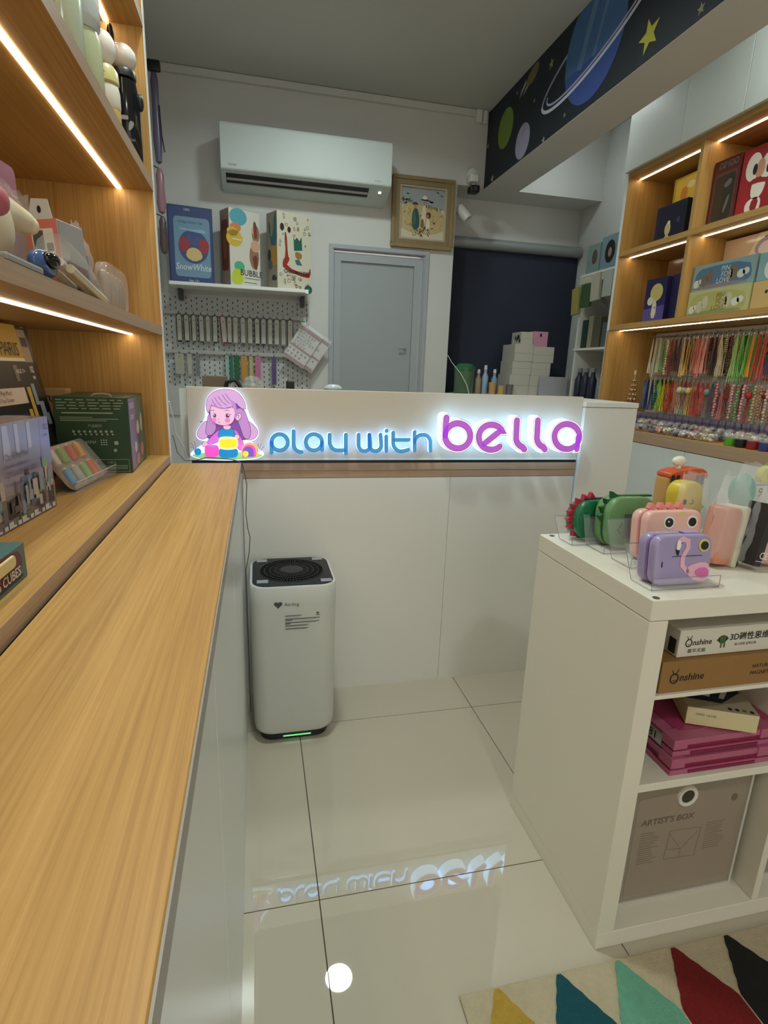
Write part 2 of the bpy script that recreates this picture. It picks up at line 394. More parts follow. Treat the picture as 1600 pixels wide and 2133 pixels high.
# ------------------------------------------------------------------ oak display cabinet along the left wall
XF = -0.23; XBK = -0.55; Y0 = -0.9; YE = 1.541
cab = thing('display_cabinet', 'tall oak display cabinet with lit shelves beside the long wooden counter', 'cabinet', (-0.39, 0.4, 0))
ep = MB().box(XBK, XF-0.001, YE, YE+0.017, 0, 2.45).build('end_panel', M_OAK_Z, cab)
MB().box(XF-0.001, XF+0.0005, YE-0.001, YE+0.018, 0, 2.45).build('edge_band', M_WPLAST, ep)
MB().box(XBK, XF, YE+0.0172, YE+0.0185, 0, 2.45).build('outer_face', M_WHITE, ep)
MB().box(XBK-0.012, XBK, Y0, YE+0.017, 0, 2.45).build('back_panel', M_OAK_Z, cab)
MB().box(XBK, XF, Y0-0.018, Y0, 0, 2.45).build('end_panel', M_OAK_Z, cab)
for z0, z1 in ((1.513, 1.537), (1.186, 1.207), (1.843, 1.867), (2.17, 2.194), (2.43, 2.45)):
    sh = MB().box(XBK, XF-0.001, Y0, YE, z0, z1).build('shelf', M_OAK_Y, cab)
    MB().box(XF-0.001, XF, Y0, YE, z0, z1).build('edge_band', M_OAK_EDGE, sh)
    if z0 < 2.4:
        st = MB().box(-0.3105, -0.3005, Y0+0.005, YE-0.004, z0-0.002, z0-0.0002).build('led_strip', M_LED, cab)
dk = MB().box(XBK, XF-0.001, Y0, YE, 0.858, 0.880).build('base_deck', M_OAK_Y, cab)
MB().box(XF-0.001, XF, Y0, YE, 0.858, 0.880).build('edge_band', M_OAK_EDGE, dk)
MB().box(XBK, XF-0.02, Y0, YE, 0.0, 0.858).build('base_carcass', M_WHITE, cab)

# ------------------------------------------------------------------ long wooden counter in front of the cabinet
lc = thing('wooden_counter', 'long low oak-topped counter with white front panels along the aisle', 'counter', (-0.14, 0.4, 0))
MB().box(-0.226, -0.048, Y0, 1.522, 0.842, 0.862).build('countertop', M_OAK_Y, lc, bevel=0.0012, seg=1)
MB().box(-0.048, -0.0465, Y0, 1.5225, 0.842, 0.8615).build('edge_band', mat('grey_edge_band', (0.30, 0.28, 0.25), 0.4), lc)
MB().box(-0.226, -0.070, Y0, 1.52, 0.0, 0.842).build('carcass', M_WHITE, lc)
for k in range(5):
    y0 = -0.9+k*0.4845
    MB().box(-0.070, -0.052, y0+0.0015, y0+0.483, 0.0, 0.816).build('front_panel', M_WHITE_GL, lc, bevel=0.0008, seg=1)
MB().box(-0.070, -0.054, Y0, 1.52, 0.8175, 0.842).build('top_rail', M_WHITE_GL, lc)

# ------------------------------------------------------------------ cashier counter
YS = 1.745
cc = thing('cashier_counter', 'white cashier counter with an oak band carrying the lit sign', 'counter', (0.53, 1.95, 0))
for x0, x1 in ((-0.05, 0.6405), (0.6415, 1.112)):
    MB().box(x0, x1, YS, YS+0.018, 0.0, 0.774).build('front_panel', M_WHITE, cc)
MB().box(-0.05, 1.112, YS, YS+0.02, 0.7755, 0.7995).build('oak_band', M_OAK_EDGE_X, cc)
MB().box(-0.05, 1.112, YS-0.002, YS+0.02, 0.8005, 0.824).build('oak_band', M_OAK_EDGE_X, cc)
MB().box(-0.2, 1.112, YS+0.004, YS+0.02, 0.824, 0.834).build('shadow_gap', M_BLACK, cc)
MB().box(-0.2, 1.112, YS+0.02, 2.32, 0.79, 0.834).build('worktop', M_OAK_X, cc)
MB().box(-0.2, 1.112, YS+0.02, YS+0.04, 0.0, 0.79).build('inner_panel', M_WHITE, cc)
MB().box(-0.2, -0.18, YS+0.04, 2.30, 0.0, 0.79).build('inner_panel', M_WHITE, cc)
# white end cabinet to the right of the sign
pe = thing('end_cabinet', 'narrow white cabinet with a flat top closing the cashier counter', 'cabinet', (1.22, 1.9, 0))
MB().box(1.114, 1.322, 1.728, 2.12, 0.0, 1.0195).build('carcass', M_WHITE, pe, bevel=0.001, seg=1)
MB().box(1.113, 1.324, 1.726, 2.12, 1.021, 1.038).build('top_board', M_WHITE, pe, bevel=0.001, seg=1)
# spare boards behind the sign's end
tag(MB().box(-0.232, -0.212, 1.80, 1.818, 0.834, 1.045).build('spare_board', M_WHITE), 'white spare board standing behind the end of the lit sign', 'board')

# ------------------------------------------------------------------ lit shop sign
sg = thing('shop_sign', 'long white sign board with lit girl picture and glowing shop name', 'sign', (0.45, YS, 0.834))
MB().box(-0.205, 1.113, YS, YS+0.025, 0.834, 1.054).build('sign_board', mat('sign_board_cream', (0.60, 0.53, 0.43), 0.45, noise=0.02), sg, bevel=0.001, seg=1)
MB().box(-0.205, 1.113, YS-0.003, YS, 0.834, 0.838).build('bottom_lip', M_WPLAST, sg)
# drawing units: pixels of a 3.556x sketch of the board, u to the right, v downwards
def _hm(h, u, v):
    U, V = u/1000, v/1000; q = h[6]*U+h[7]*V+1; return ((h[0]*U+h[1]*V+h[2])/q, (h[3]*U+h[4]*V+h[5])/q)
_HP = (0.382718, -0.008957, -0.223875, -0.042523, -0.443251, 1.087806, -0.05005, -0.056652)
_HQ = (0.505946, -0.01184, 0.390749, -0.0563, -0.586066, 1.107552, -0.066242, -0.07498)
_HB = (0.496571, -0.011621, 0.383509, -0.056625, -0.576755, 1.10769, -0.066242, -0.07498)
def SU(u, v): return _hm(_HP, u, v)
def fitu(pts, du=0, dv=0): return [(u+du, v+dv) for u, v in pts]
SF = ((0, YS, 0), (1, 0, 0), (0, 0, 1))
def arcp(cx, cy, r, a0, a1, n=18, ry=None):
    ry = r if ry is None else ry
    return [(cx+r*math.cos(math.radians(a0+(a1-a0)*i/n)), cy+ry*math.sin(math.radians(a0+(a1-a0)*i/n))) for i in range(n+1)]
# letters: metres in the plane of the board (x, z).  each letter = list of strokes
GLOW = 1.0*SIGN_POWER
M_HALO = emis('letter_back_glow', (0.28, 0.54, 1.0), GLOW)
M_SIDE = emis('letter_acrylic_side', (0.44, 0.72, 1.0), 3.0*SIGN_POWER)
M_SIDEB = emis('letter_acrylic_side_small', (0.34, 0.62, 1.0), 3.2*SIGN_POWER)
M_BLUE = emis('letter_face_blue', s2l(70, 150, 205), 0.40, s2l(70, 150, 205)); M_BLUED = emis('letter_outline_blue', s2l(36, 96, 140), 0.35, s2l(36, 96, 140))
M_PUR = emis('letter_face_purple', s2l(184, 96, 208), 0.42, s2l(190, 100, 215)); M_PURD = emis('letter_outline_purple', s2l(120, 60, 140), 0.3, s2l(120, 60, 140))
M_LWH = emis('letter_face_white', (1, 0.9, 1.0), 0.6)
def letter(name, strokes, wd, big):
    """one lit letter: glowing acrylic body standing off the board, printed face"""
    b = MB()
    d0, d1 = (0.006, 0.050) if big else (0.006, 0.020)
    for st, cl in strokes: b.stroke(st, wd, SF, d0, d1, closed=cl)
    body = b.build(name, M_SIDE if big else M_SIDEB, sg)
    h = MB()
    for st, cl in strokes: h.stroke(st, wd*0.72, SF, 0.0012, 0.006, closed=cl)
    h.build('back_light', M_HALO, body)
    if big:
        f = MB()
        for st, cl in strokes: f.stroke(st, wd*1.0, SF, d1, d1+0.0006, closed=cl)
        f.m = 1
        for st, cl in strokes: f.stroke(st, wd*0.92, SF, d1+0.0006, d1+0.0010, closed=cl)
        f.m = 2
        for st, cl in strokes: f.stroke(st, wd*0.67, SF, d1+0.0010, d1+0.0014, closed=cl)
        f.m = 3
        for st, cl in strokes: f.stroke(st, wd*0.58, SF, d1+0.0014, d1+0.0018, closed=cl)
        f.build('printed_face', [M_PURD, M_LWH, M_PURD, M_PUR], body)
    else:
        f = MB()
        for st, cl in strokes: f.stroke(st, wd*0.99, SF, d1, d1+0.0005, closed=cl)
        f.m = 1
        for st, cl in strokes: f.stroke(st, wd*0.78, SF, d1+0.0005, d1+0.0009, closed=cl)
        f.build('printed_face', [M_BLUED, M_BLUE], body)
    return body
# 'play with'  - positions measured on the board, in metres
def P(u, v): # sketch units of the 'play with' crop
    return SU(u, v)
def PS(path): return [P(u, v) for u, v in path]
W1 = 0.0122
pw = [
 ('letter_p', [(PS(arcp(755, 500, 60, 0, 360, 28)[:-1]), True), (PS([(695, 500), (695, 576)]), False)]),
 ('letter_l', [(PS([(858, 418)] + arcp(915, 515, 57, 180, 95, 8) + [(917, 571)]), False)]),
 ('letter_a', [(PS(arcp(1008, 500, 60, 0, 360, 28)[:-1]), True), (PS([(1068, 500), (1068, 556)]), False)]),
 ('letter_y', [(PS([(1124, 445)] + arcp(1184, 500, 60, 180, 90, 10) + [(1240, 560)]), False), (PS([(1244, 445), (1244, 582)]), False)]),
 ('letter_w', [(PS([(1338, 445)] + arcp(1382, 522, 44, 180, 0, 14) + [(1418, 445)]), False), (PS([(1418, 445)] + arcp(1462, 522, 44, 180, 0, 14) + [(1500, 445)]), False)]),
]
for nm, st in pw: letter(nm, st, W1, False)
# second half measured from the other sketch (units u2,v2)
def Q(u, v): return _hm(_HQ, u, v)
def BS(path): return [_hm(_HB, u, v) for u, v in path]
def QS(path): return [Q(u, v) for u, v in path]
qw = [
 ('letter_i', [(QS([(12, 375), (12, 462)]), False), (QS([(14, 340), (14, 341)]), False)]),
 ('letter_t', [(QS([(54, 352)] + arcp(104, 415, 50, 180, 75, 10) + [(145, 455)]), False), (QS([(60, 395), (148, 395)]), False)]),
 ('letter_h', [(QS([(184, 348), (184, 460)]), False), (QS([(184, 410)] + arcp(232, 412, 48, 180, 360, 14) + [(280, 462)]), False)]),
]
for nm, st in qw: letter(nm, st, W1, False)
W2 = 0.0300
bw = [
 ('letter_b', [(BS(arcp(446, 372, 76, 0, 360, 36)[:-1]), True), (BS([(378, 262), (370, 372)]), False)]),
 ('letter_e', [(BS([(606, 420), (706, 340)] + arcp(650, 380, 76, -30, -360+48, 32)), False)]),
 ('letter_l', [(BS([(805, 278), (800, 380)] + arcp(858, 385, 58, 180, 110, 6) + [(850, 454)]), False)]),
 ('letter_l', [(BS([(932, 278), (926, 380)] + arcp(984, 385, 58, 180, 110, 6) + [(974, 454)]), False)]),
 ('letter_a', [(BS(arcp(1108, 376, 76, 0, 360, 36)[:-1]), True), (BS([(1178, 376), (1168, 452)]), False)]),
]
for nm, st in bw: letter(nm, st, W2, True)
# lit picture of the girl: thin layered acrylic shapes, drawn in sketch units (u right, v down)
def E_(name, rgb, s=0.55): return emis('sign_'+name, s2l(*rgb), s*0.62, s2l(*rgb))
G_HAIR = E_('hair', (208, 150, 226)); G_HAIR2 = E_('hair_light', (226, 178, 236), 0.6); G_HAIRD = E_('hair_dark', (150, 90, 190), 0.4)
G_SKIN = E_('skin', (248, 196, 232), 0.75); G_PINK = E_('pink', (255, 90, 215), 0.8); G_BLUE = E_('blue', (30, 150, 225), 0.7); G_YEL = E_('yellow', (250, 235, 60), 0.85)
G_PALE = E_('pale_yellow', (245, 248, 170), 0.9); G_GREEN = E_('green', (165, 225, 150), 0.7); G_LINE = E_('line', (110, 85, 140), 0.12); G_SLEEVE = E_('sleeve', (225, 120, 235), 0.7)
G_CHEEK = E_('cheek', (240, 140, 200), 0.7); G_WHITE = E_('white', (250, 248, 255), 1.1); G_ORG = E_('orange', (250, 190, 120), 0.8); G_PURP = E_('violet', (140, 100, 215), 0.6)
pic = MB().poly([SU(u, v) for u, v in smoothpoly([(202,250),(213,170),(268,114),(350,97),(436,112),(498,180),(526,300),(572,360),(608,430),(582,484),(535,494),(570,515),(604,556),(655,597),(560,632),(370,640),(180,632),(82,600),(122,560),(185,522),(208,492),(150,484),(132,436),(162,385),(204,330)], 2)], SF, 0.006, 0.016).build('girl_picture', E_('acrylic', (210, 220, 255), 2.6), sg)
MB().poly([SU(350+(u-350)*0.93, 370+(v-370)*0.93) for u, v in smoothpoly([(202,250),(213,170),(268,114),(350,97),(436,112),(498,180),(526,300),(572,360),(608,430),(582,484),(535,494),(570,515),(604,556),(655,597),(560,632),(370,640),(180,632),(82,600),(122,560),(185,522),(208,492),(150,484),(132,436),(162,385),(204,330)], 2)], SF, 0.0012, 0.006).build('back_light', M_HALO, pic)
GL = [0.016]
def gp(name, m, polys, sm=2, line=False, st=None):
    z = GL[0]; GL[0] += 0.00035
    if len(polys) > 1:
        r_ = None
        for pts in polys: GL[0] = z; r_ = gp(name.rstrip('s'), m, [pts], sm, line)
        return r_
    b = MB(); GL[0] = z+0.00035
    if line:
        b.m = 0
        for pts in polys:
            q = [SU(u, v) for u, v in (smoothpoly(pts, sm) if sm else pts)]; b.stroke(q, 0.0028, SF, z, z+0.0002, closed=True)
        z2 = z+0.0001
    b.m = 1 if line else 0
    for pts in polys: b.poly([SU(u, v) for u, v in (smoothpoly(pts, sm) if sm else pts)], SF, z, z+0.0003)
    return b.build(name, [G_LINE, m] if line else m, pic)
def gl(name, m, paths, wd=0.0014):
    b = MB(); z = GL[0]; GL[0] += 0.00035
    for pts in paths: b.stroke([SU(u, v) for u, v in pts], wd, SF, z, z+0.0002)
    o_ = b.build(name, m, pic); o_['kind'] = 'stuff'; return o_
gp('grass', G_GREEN, [[(85,598),(180,578),(370,572),(560,578),(650,598),(560,626),(370,634),(180,628)]])
gp('hair_back', G_HAIRD, [[(225,230),(240,330),(215,400),(205,470),(300,490),(470,490),(540,470),(500,380),(470,260),(440,180),(280,170)]], line=True)
gp('hair_curls', G_HAIR2, [[(205,340),(165,390),(140,440),(160,475),(200,480),(235,440),(235,360)], [(500,330),(560,370),(600,420),(580,470),(530,488),(490,470),(480,400)]], line=True)
gp('hair_side', G_HAIR, [[(230,280),(215,380),(205,440),(250,455),(290,400),(270,330)], [(430,250),(490,250),(520,330),(545,420),(530,480),(490,470),(470,400),(440,330)]], line=True)
gp('sleeves', G_SLEEVE, [[(320,400),(270,440),(215,500),(235,520),(300,500),(330,470)], [(405,395),(450,430),(480,490),(500,560),(450,560),(430,500)]], line=True)
gp('shirt', G_BLUE, [[(320,400),(370,410),(415,398),(430,470),(300,470),(305,430)]], line=True)
gp('neck', G_SKIN, [[(340,375),(395,378),(392,402),(365,408),(338,400)]])
gp('face', G_SKIN, [[(240,270),(250,335),(290,368),(350,380),(405,362),(425,310),(420,240),(330,215),(250,225)]], line=True)
gp('ear', G_SKIN, [[(437,300),(455,285),(472,298),(468,325),(445,342),(432,335)]], line=True)
gp('fringe', G_HAIR2, [[(212,240),(218,175),(270,122),(350,106),(430,118),(490,180),(510,260),(470,250),(425,200),(405,240),(350,250),(300,245),(250,220),(238,262),(225,290)]], line=True)
gp('fringe_shadow', G_HAIR, [[(398,190),(425,200),(440,260),(434,330),(424,330),(425,270),(405,232),(390,200)]])
gl('fringe_lines', G_HAIRD, [[(250,225),(300,245),(350,250),(405,238)], [(300,160),(330,200),(365,228)], [(330,148),(355,185),(385,215)], [(275,170),(300,210),(325,232)], [(355,142),(378,175),(396,196)], [(255,185),(270,212),(290,235)]])
gp('cheeks', G_CHEEK, [circ(272, 336, 18, 15, 14), circ(370, 338, 20, 16, 14)], 0)
gp('eyes', G_LINE, [circ(275, 303, 12, 15, 14), circ(371, 304, 15, 16, 14)], 0)
gp('eye_glints', G_WHITE, [circ(271, 299, 4, 4, 8), circ(376, 299, 5, 5, 8)], 0)
gl('face_lines', G_LINE, [[(248,266),(262,262),(272,264)], [(352,268),(368,263),(384,268)], [(303,352),(315,354)], [(302,328),(308,330)], [(384,298),(396,294)], [(440,305),(455,300),(452,320)]])
gp('hands', G_SKIN, [circ(205, 515, 22, 18, 14), circ(440, 462, 18, 20, 14)], 0, line=True)
gp('stack_top', G_PALE, [[(305,470),(330,458),(400,458),(448,470),(448,545),(400,556),(330,556),(305,545)]], 1)
gp('stack_yellow', G_YEL, [[(314,482),(340,476),(400,476),(440,482),(440,530),(400,540),(340,540),(314,530)]], 1)
gp('stack_blue', G_BLUE, [[(305,545),(345,556),(400,556),(448,545),(448,605),(400,616),(345,616),(305,605)]], 1)
gp('pink_cup', G_PINK, [[(200,530),(225,518),(280,518),(308,530),(306,600),(280,612),(225,612),(204,600)]], 1)
gp('pink_cup_mouth', G_SLEEVE, [circ(256, 530, 36, 8, 16)], 0)
gp('blue_ball', G_BLUE, [circ(152, 570, 26, 27, 18)], 0)
gp('rainbow', G_ORG, [circ(535, 560, 62, 60, 24, math.pi, 2*math.pi) + [(597,605),(473,605)]], 0)
gp('rainbow_pink', G_PINK, [circ(530, 565, 50, 48, 24, math.pi, 2*math.pi) + [(580,606),(480,606)]], 0)
gp('rainbow_violet', G_PURP, [circ(524, 570, 40, 40, 24, math.pi, 2*math.pi) + [(564,607),(484,607)]], 0)
gp('rainbow_centre', G_YEL, [circ(504, 585, 22, 22, 16)], 0)
gl('leaf_sprigs', G_LINE, [[(130,575),(118,530),(105,505)], [(135,570),(133,520),(126,492)], [(112,540),(98,530)], [(600,570),(612,530),(622,508)], [(605,575),(625,545),(640,530)], [(596,560),(598,520),(594,510)], [(170,352),(185,345)], [(165,340),(182,352)]])
# ------------------------------------------------------------------ air purifier
M_PURI = mat('purifier_shell', (0.56, 0.57, 0.53), 0.35, noise=0.012, nscale=4)
ap = thing('air_purifier', 'white tower air purifier with black top grille standing on the tiles', 'air purifier', (0.091, 1.595, 0))
def rr3(hx, hy, r, z, n=5, cx=0.091, cy=1.595): return [(cx+x, cy+y, z) for x, y in rrect(-hx, -hy, hx, hy, r, n)]
def loft(rings, capb=True, capt=True):
    b = MB(); k = len(rings[0]); v = [p for r in rings for p in r]; f = []
    for i in range(len(rings)-1):
        for j in range(k): j2 = (j+1) % k; f.append((i*k+j, i*k+j2, (i+1)*k+j2, (i+1)*k+j))
    if capb: f.append(tuple(reversed(range(k))))
    if capt: f.append(tuple((len(rings)-1)*k+j for j in range(k)))
    return b.add(v, f)
loft([rr3(.100,.100,.04,.026), rr3(.112,.112,.045,.029), rr3(.119,.119,.045,.04), rr3(.122,.122,.045,.06), rr3(.1255,.1255,.045,.46), rr3(.1255,.1255,.045,.508), rr3(.1235,.1235,.044,.513), rr3(.119,.119,.042,.514)], True, True).build('shell', M_PURI, ap, smooth=True)
loft([rr3(.095,.095,.04,0.0), rr3(.104,.104,.04,.004), rr3(.104,.104,.04,.027)]).build('base', M_BLACK, ap, smooth=True)
MB().box(0.055, 0.140, 1.488, 1.492, 0.012, 0.0145).build('status_light', emis('green_status_glow', (0.25, 1.0, 0.35), 0.7), ap)
tp = loft([rr3(.117,.117,.041,.5142), rr3(.117,.117,.041,.5165), rr3(.114,.114,.040,.518)]).build('top_plate', mat('purifier_top_grey', (0.014, 0.014, 0.016), 0.55), ap, smooth=True)
b = MB(); b.lathe([(.098, .5181), (.098, .5195), (.094, .5195), (.094, .5181)], (.091, 1.595, 0), 48)
b.lathe([(0.0, .5181), (.034, .5181), (.034, .5205), (.030, .5218), (0.0, .5222)], (.091, 1.595, 0), 32)
for R_ in (.05, .066, .082): b.lathe([(R_-.0012, .5181), (R_-.0012, .5200), (R_+.0012, .5200), (R_+.0012, .5181)], (.091, 1.595, 0), 40)
for j in range(60):
    a = 2*math.pi*j/60; c_, s_ = math.cos(a), math.sin(a); n0 = len(b.v)
    b.obox((.091+.065*c_, 1.595+.065*s_, .5192), (.062, .0016, .002), Matrix.Rotation(a, 3, 'Z'))
b.build('grille', M_BLACK, tp)
b = MB()
for x, y in ((.003, 1.51), (.186, 1.50), (.003, 1.69), (.178, 1.69)): MB().box(x-.016, x+.016, y-.012, y+.012, .5183, .5188).build('tape_strip', mat('grey_tape', (0.30, 0.30, 0.33), 0.5), tp)
PF = FX((0, 1.4692, 0)); b = MB()
hx, hz = .045, .462
b.poly([(hx, hz-.012), (hx-.012, hz), (hx-.011, hz+.006), (hx-.005, hz+.008), (hx, hz+.005), (hx+.005, hz+.008), (hx+.011, hz+.006), (hx+.012, hz)], PF, 0.0, 0.0003)
b.text('Airdog', PF, .062, .456, .011, 0.0003)
for i, (l, sxx) in enumerate(((.048, 1), (.100, 1), (.022, 1), (.098, 1), (.016, 1), (.068, 1), (.068, 1))):
    z = .425-(0, .010, .0135, .021, .0245, .031, .0405)[i]
    b.box(.064, .064+l, 1.4688, 1.4692, z, z+.0014)
    b.box(.064, .064+l*0.9, 1.4688, 1.4692, z-.0022, z-.0014)
b.poly(circ(.158, .430, .004, .003, 10), PF, 0.0, 0.0003); b.box(.152, .164, 1.4688, 1.4692, .4235, .425)
b.build('printed_label', mat('grey_print', (0.07, 0.07, 0.07), 0.6), ap)

# ------------------------------------------------------------------ air conditioner
M_AC = mat('air_conditioner_white', (0.57, 0.63, 0.615), 0.55, noise=0.01)
ac = thing('air_conditioner', 'white split air conditioner mounted high on the back wall', 'air conditioner', (0.32, YB, 2.28))
def extr(prof, x0, x1):
    b = MB(); k = len(prof); v = [(x0, y, z) for y, z in prof]+[(x1, y, z) for y, z in prof]
    f = [tuple(range(k)), tuple(reversed(range(k, 2*k)))]
    for i in range(k): j = (i+1) % k; f.append((i, i+k, j+k, j))
    return b.add(v, f)
extr([(YB, 2.43), (YB-.20, 2.435), (YB-.215, 2.43), (YB-.222, 2.415), (YB-.218, 2.205), (YB-.212, 2.195), (YB-.19, 2.192), (YB-.06, 2.135), (YB, 2.130)], -.172, .820).build('body', M_AC, ac, bevel=0.006, seg=3, smooth=True, ang=25)
d = Vector((0, .13, -.057)).normalized(); nn = Vector((0, -.057, -.13)).normalized()
def acq(b, x0, x1, t0, t1, h0, h1):
    o_ = Vector((0, YB-.19, 2.192)); v = []
    for x in (x0, x1):
        for t, h in ((t0, h0), (t1, h0), (t1, h1), (t0, h1)):
            q = o_+d*t+nn*h; v.append((x, q.y, q.z))
    b.add(v, [(0,1,2,3), (7,6,5,4), (0,4,5,1), (1,5,6,2), (2,6,7,3), (3,7,4,0)])
b = MB(); acq(b, -.145, .690, .012, .088, -.004, .0012); b.build('air_outlet', M_BLACK, ac)
b = MB(); acq(b, -.142, .687, .045, .062, .001, .004); acq(b, -.142, .687, .086, .094, .001, .004); b.build('louver', mat('louver_grey', (0.45, 0.45, 0.44), 0.3), ac)
AF = FX((0, YB-.2195, 0)); b = MB(); b.text('TOSHIBA', AF, -.13, 2.216, .0085, 0.0012); b.text('inverter', AF, .715, 2.216, .0085, 0.0012)
b.build('printed_logo', M_GINK, ac)
b = MB(); acq(b, .752, .768, .03, .045, .001, .003); b.build('indicator_light', emis('white_indicator', (0.9, 1, 1), 1.5), ac)

# ------------------------------------------------------------------ framed painting
pf = thing('framed_painting', 'gold wooden framed painting of two figures hung beside the door', 'painting', (1.085, YB, 1.91))
M_GOLD = mat('aged_gold_frame', (0.30, 0.215, 0.10), 0.4, metal=0.25, noise=0.15, nscale=40); M_GOLD2 = mat('pale_gold_slip', (0.50, 0.43, 0.30), 0.35, metal=0.3)
x0, x1, z0, z1 = .872, 1.290, 1.912, 2.333
def frame(x0, x1, z0, z1, w_, y0, y1):
    b = MB(); b.box(x0, x1, y0, y1, z1-w_, z1); b.box(x0, x1, y0, y1, z0, z0+w_); b.box(x0, x0+w_, y0, y1, z0+w_, z1-w_); b.box(x1-w_, x1, y0, y1, z0+w_, z1-w_); return b
frame(x0, x1, z0, z1, .022, YB-.030, YB).build('frame_rim', M_GOLD, pf, bevel=0.003)
frame(x0+.021, x1-.021, z0+.021, z1-.021, .030, YB-.024, YB).build('frame_cove', mat('bronze_frame_cove', (0.24, 0.18, 0.09), 0.45, noise=0.12, nscale=30), pf, bevel=0.002)
frame(x0+.05, x1-.05, z0+.05, z1-.05, .012, YB-.019, YB).build('frame_slip', M_GOLD2, pf, bevel=0.001)
PY = YB-.008; PFm = FX((x0+.062, PY, z0+.062)); Wp, Hp = x1-x0-.124, z1-z0-.124
cv = MB().box(x0+.06, x1-.06, PY, YB, z0+.06, z1-.06).build('canvas', mat('canvas_ground', (0.56, 0.53, 0.47), 0.6, noise=0.12, nscale=25), pf)
def art(name, parent, F, W_, H_, layers, dz=0.00012, start=0.0, world=True):
    """flat printed artwork: layers = [(material, [polygons in 0..1])]"""
    b = MB(); ms = []
    for i, (m, polys) in enumerate(layers):
        if m not in ms: ms.append(m)
        b.m = ms.index(m); n = start+dz*(i+1)
        for p in polys: b.poly([(x*W_, y*H_) for x, y in p], F, n, n+0.00002)
    return b.build(name, ms if len(ms) > 1 else ms[0], parent, world=world)
K = flat
art('painted_ground', cv, PFm, Wp, Hp, [
 (K(150,156,156,.6), [[(0,.66),(1,.60),(1,1),(0,1)]]),
 (K(188,168,122,.6), [smoothpoly([(0,.1),(0,.68),(.3,.70),(.6,.66),(1,.62),(1,.1),(.7,.02),(.2,.04)],1)]),
 (K(206,196,170,.6), [smoothpoly([(0,.0),(0,.2),(.2,.12),(.4,.08),(.8,.1),(1,.2),(1,0)],1)]),
])
rnd = random.Random(12); dab = {}
def add_dab(c, x, y, dx, dy, wd): dab.setdefault(c, []).append(([(x*Wp, y*Hp), ((x+dx*.5)*Wp, (y+dy*.5+rnd.uniform(-.01, .01))*Hp), ((x+dx)*Wp, (y+dy)*Hp)], wd))
for k in range(70):
    x, y = rnd.uniform(.05, .93), rnd.uniform(.16, .62); add_dab(rnd.choice(((170,136,74),(196,164,96),(150,120,70),(208,184,130),(184,150,84))), x, y, rnd.uniform(-.05, .06), rnd.uniform(-.03, .05), rnd.uniform(.004, .010))
for k in range(26):
    x = rnd.uniform(.3, .72); add_dab(rnd.choice(((92,64,40),(70,52,38),(120,84,50),(60,60,40))), x, rnd.uniform(.03, .22), rnd.uniform(-.04, .05), rnd.uniform(-.02, .06), rnd.uniform(.003, .007))
for k in range(18): add_dab((150,158,160), rnd.uniform(.02, .9), rnd.uniform(.74, .95), rnd.uniform(.03, .1), rnd.uniform(-.02, .02), .010)
for k in range(16): add_dab(rnd.choice(((84,74,56),(110,96,66))), rnd.uniform(.56, .95), rnd.uniform(.58, .64), .01, rnd.uniform(.02, .05), .004)
for k in range(14): add_dab(rnd.choice(((70,70,52),(92,84,58))), rnd.uniform(.0, .28), rnd.uniform(.66, .76), .03, rnd.uniform(.01, .05), .006)
b = MB(); ms = []
for i, (c, L_) in enumerate(dab.items()):
    ms.append(K(*c, .6)); b.m = i
    for p, wd in L_: b.stroke(p, wd, PFm, .0005+.00004*i, .00052+.00004*i, cap=4)
b.build('brush_dabs', ms, cv)['kind'] = 'stuff'
art('painted_figures', cv, PFm, Wp, Hp, [
 (K(40,84,78), [smoothpoly([(.27,.20),(.25,.46),(.30,.60),(.38,.60),(.42,.46),(.44,.24),(.36,.16)])]),
 (K(66,104,90), [smoothpoly([(.29,.24),(.28,.5),(.33,.56),(.35,.3)])]),
 (K(214,200,172), [smoothpoly([(.47,.36),(.48,.60),(.52,.68),(.57,.66),(.58,.50),(.57,.34),(.52,.28)])]),
 (K(120,96,74), [smoothpoly([(.46,.22),(.47,.40),(.53,.40),(.54,.22)])]),
 (K(222,208,188), [smoothpoly([(.58,.20),(.58,.36),(.62,.44),(.67,.38),(.68,.22)])]),
 (K(54,40,34), [circ(.635,.48,.055,.06,14)]), (K(176,130,98), [circ(.62,.465,.028,.036,12), circ(.33,.645,.035,.04,12), circ(.535,.725,.032,.04,12)]),
 (K(70,56,44), [smoothpoly([(.27,.66),(.30,.72),(.36,.72),(.40,.66),(.33,.68)],1), smoothpoly([(.42,.775),(.50,.80),(.58,.80),(.68,.765),(.55,.755)],1)]),
 (K(222,216,200), [smoothpoly([(.47,.80),(.50,.86),(.57,.86),(.60,.80),(.53,.785)],1)]),
], start=.0012)

# ------------------------------------------------------------------ sensor, camera and spotlight near the beam
sc_ = thing('security_camera', 'small white wall camera with black lens below the space border', 'camera', (1.40, YB, 2.36))
MB().lathe([(0, 0), (.030, 0), (.034, .006), (.034, .026), (.028, .038), (0, .042)], (1.40, YB, 2.385), 20, Matrix.Rotation(math.radians(90), 3, 'X')).build('mount', M_WPLAST, sc_, smooth=True)
MB().box(1.372, 1.430, YB-.075, YB-.01, 2.325, 2.372).build('housing', M_WPLAST, sc_, bevel=0.010, seg=3, smooth=True)
hm = MB().box(1.374, 1.438, YB-.085, YB-.015, 2.262, 2.306).build('camera_head', M_BLACK, sc_, bevel=0.010, seg=3, smooth=True)
MB().lathe([(0, 0), (.013, 0), (.013, .003), (.009, .004), (0, .002)], (1.406, YB-.085, 2.284), 16, Matrix.Rotation(math.radians(90), 3, 'X')).build('lens', M_DGREY, hm, smooth=True)
MB().tube([(1.404, YB-.04, 2.32), (1.406, YB-.04, 2.30)], .012, 10).build('neck', M_WPLAST, sc_)
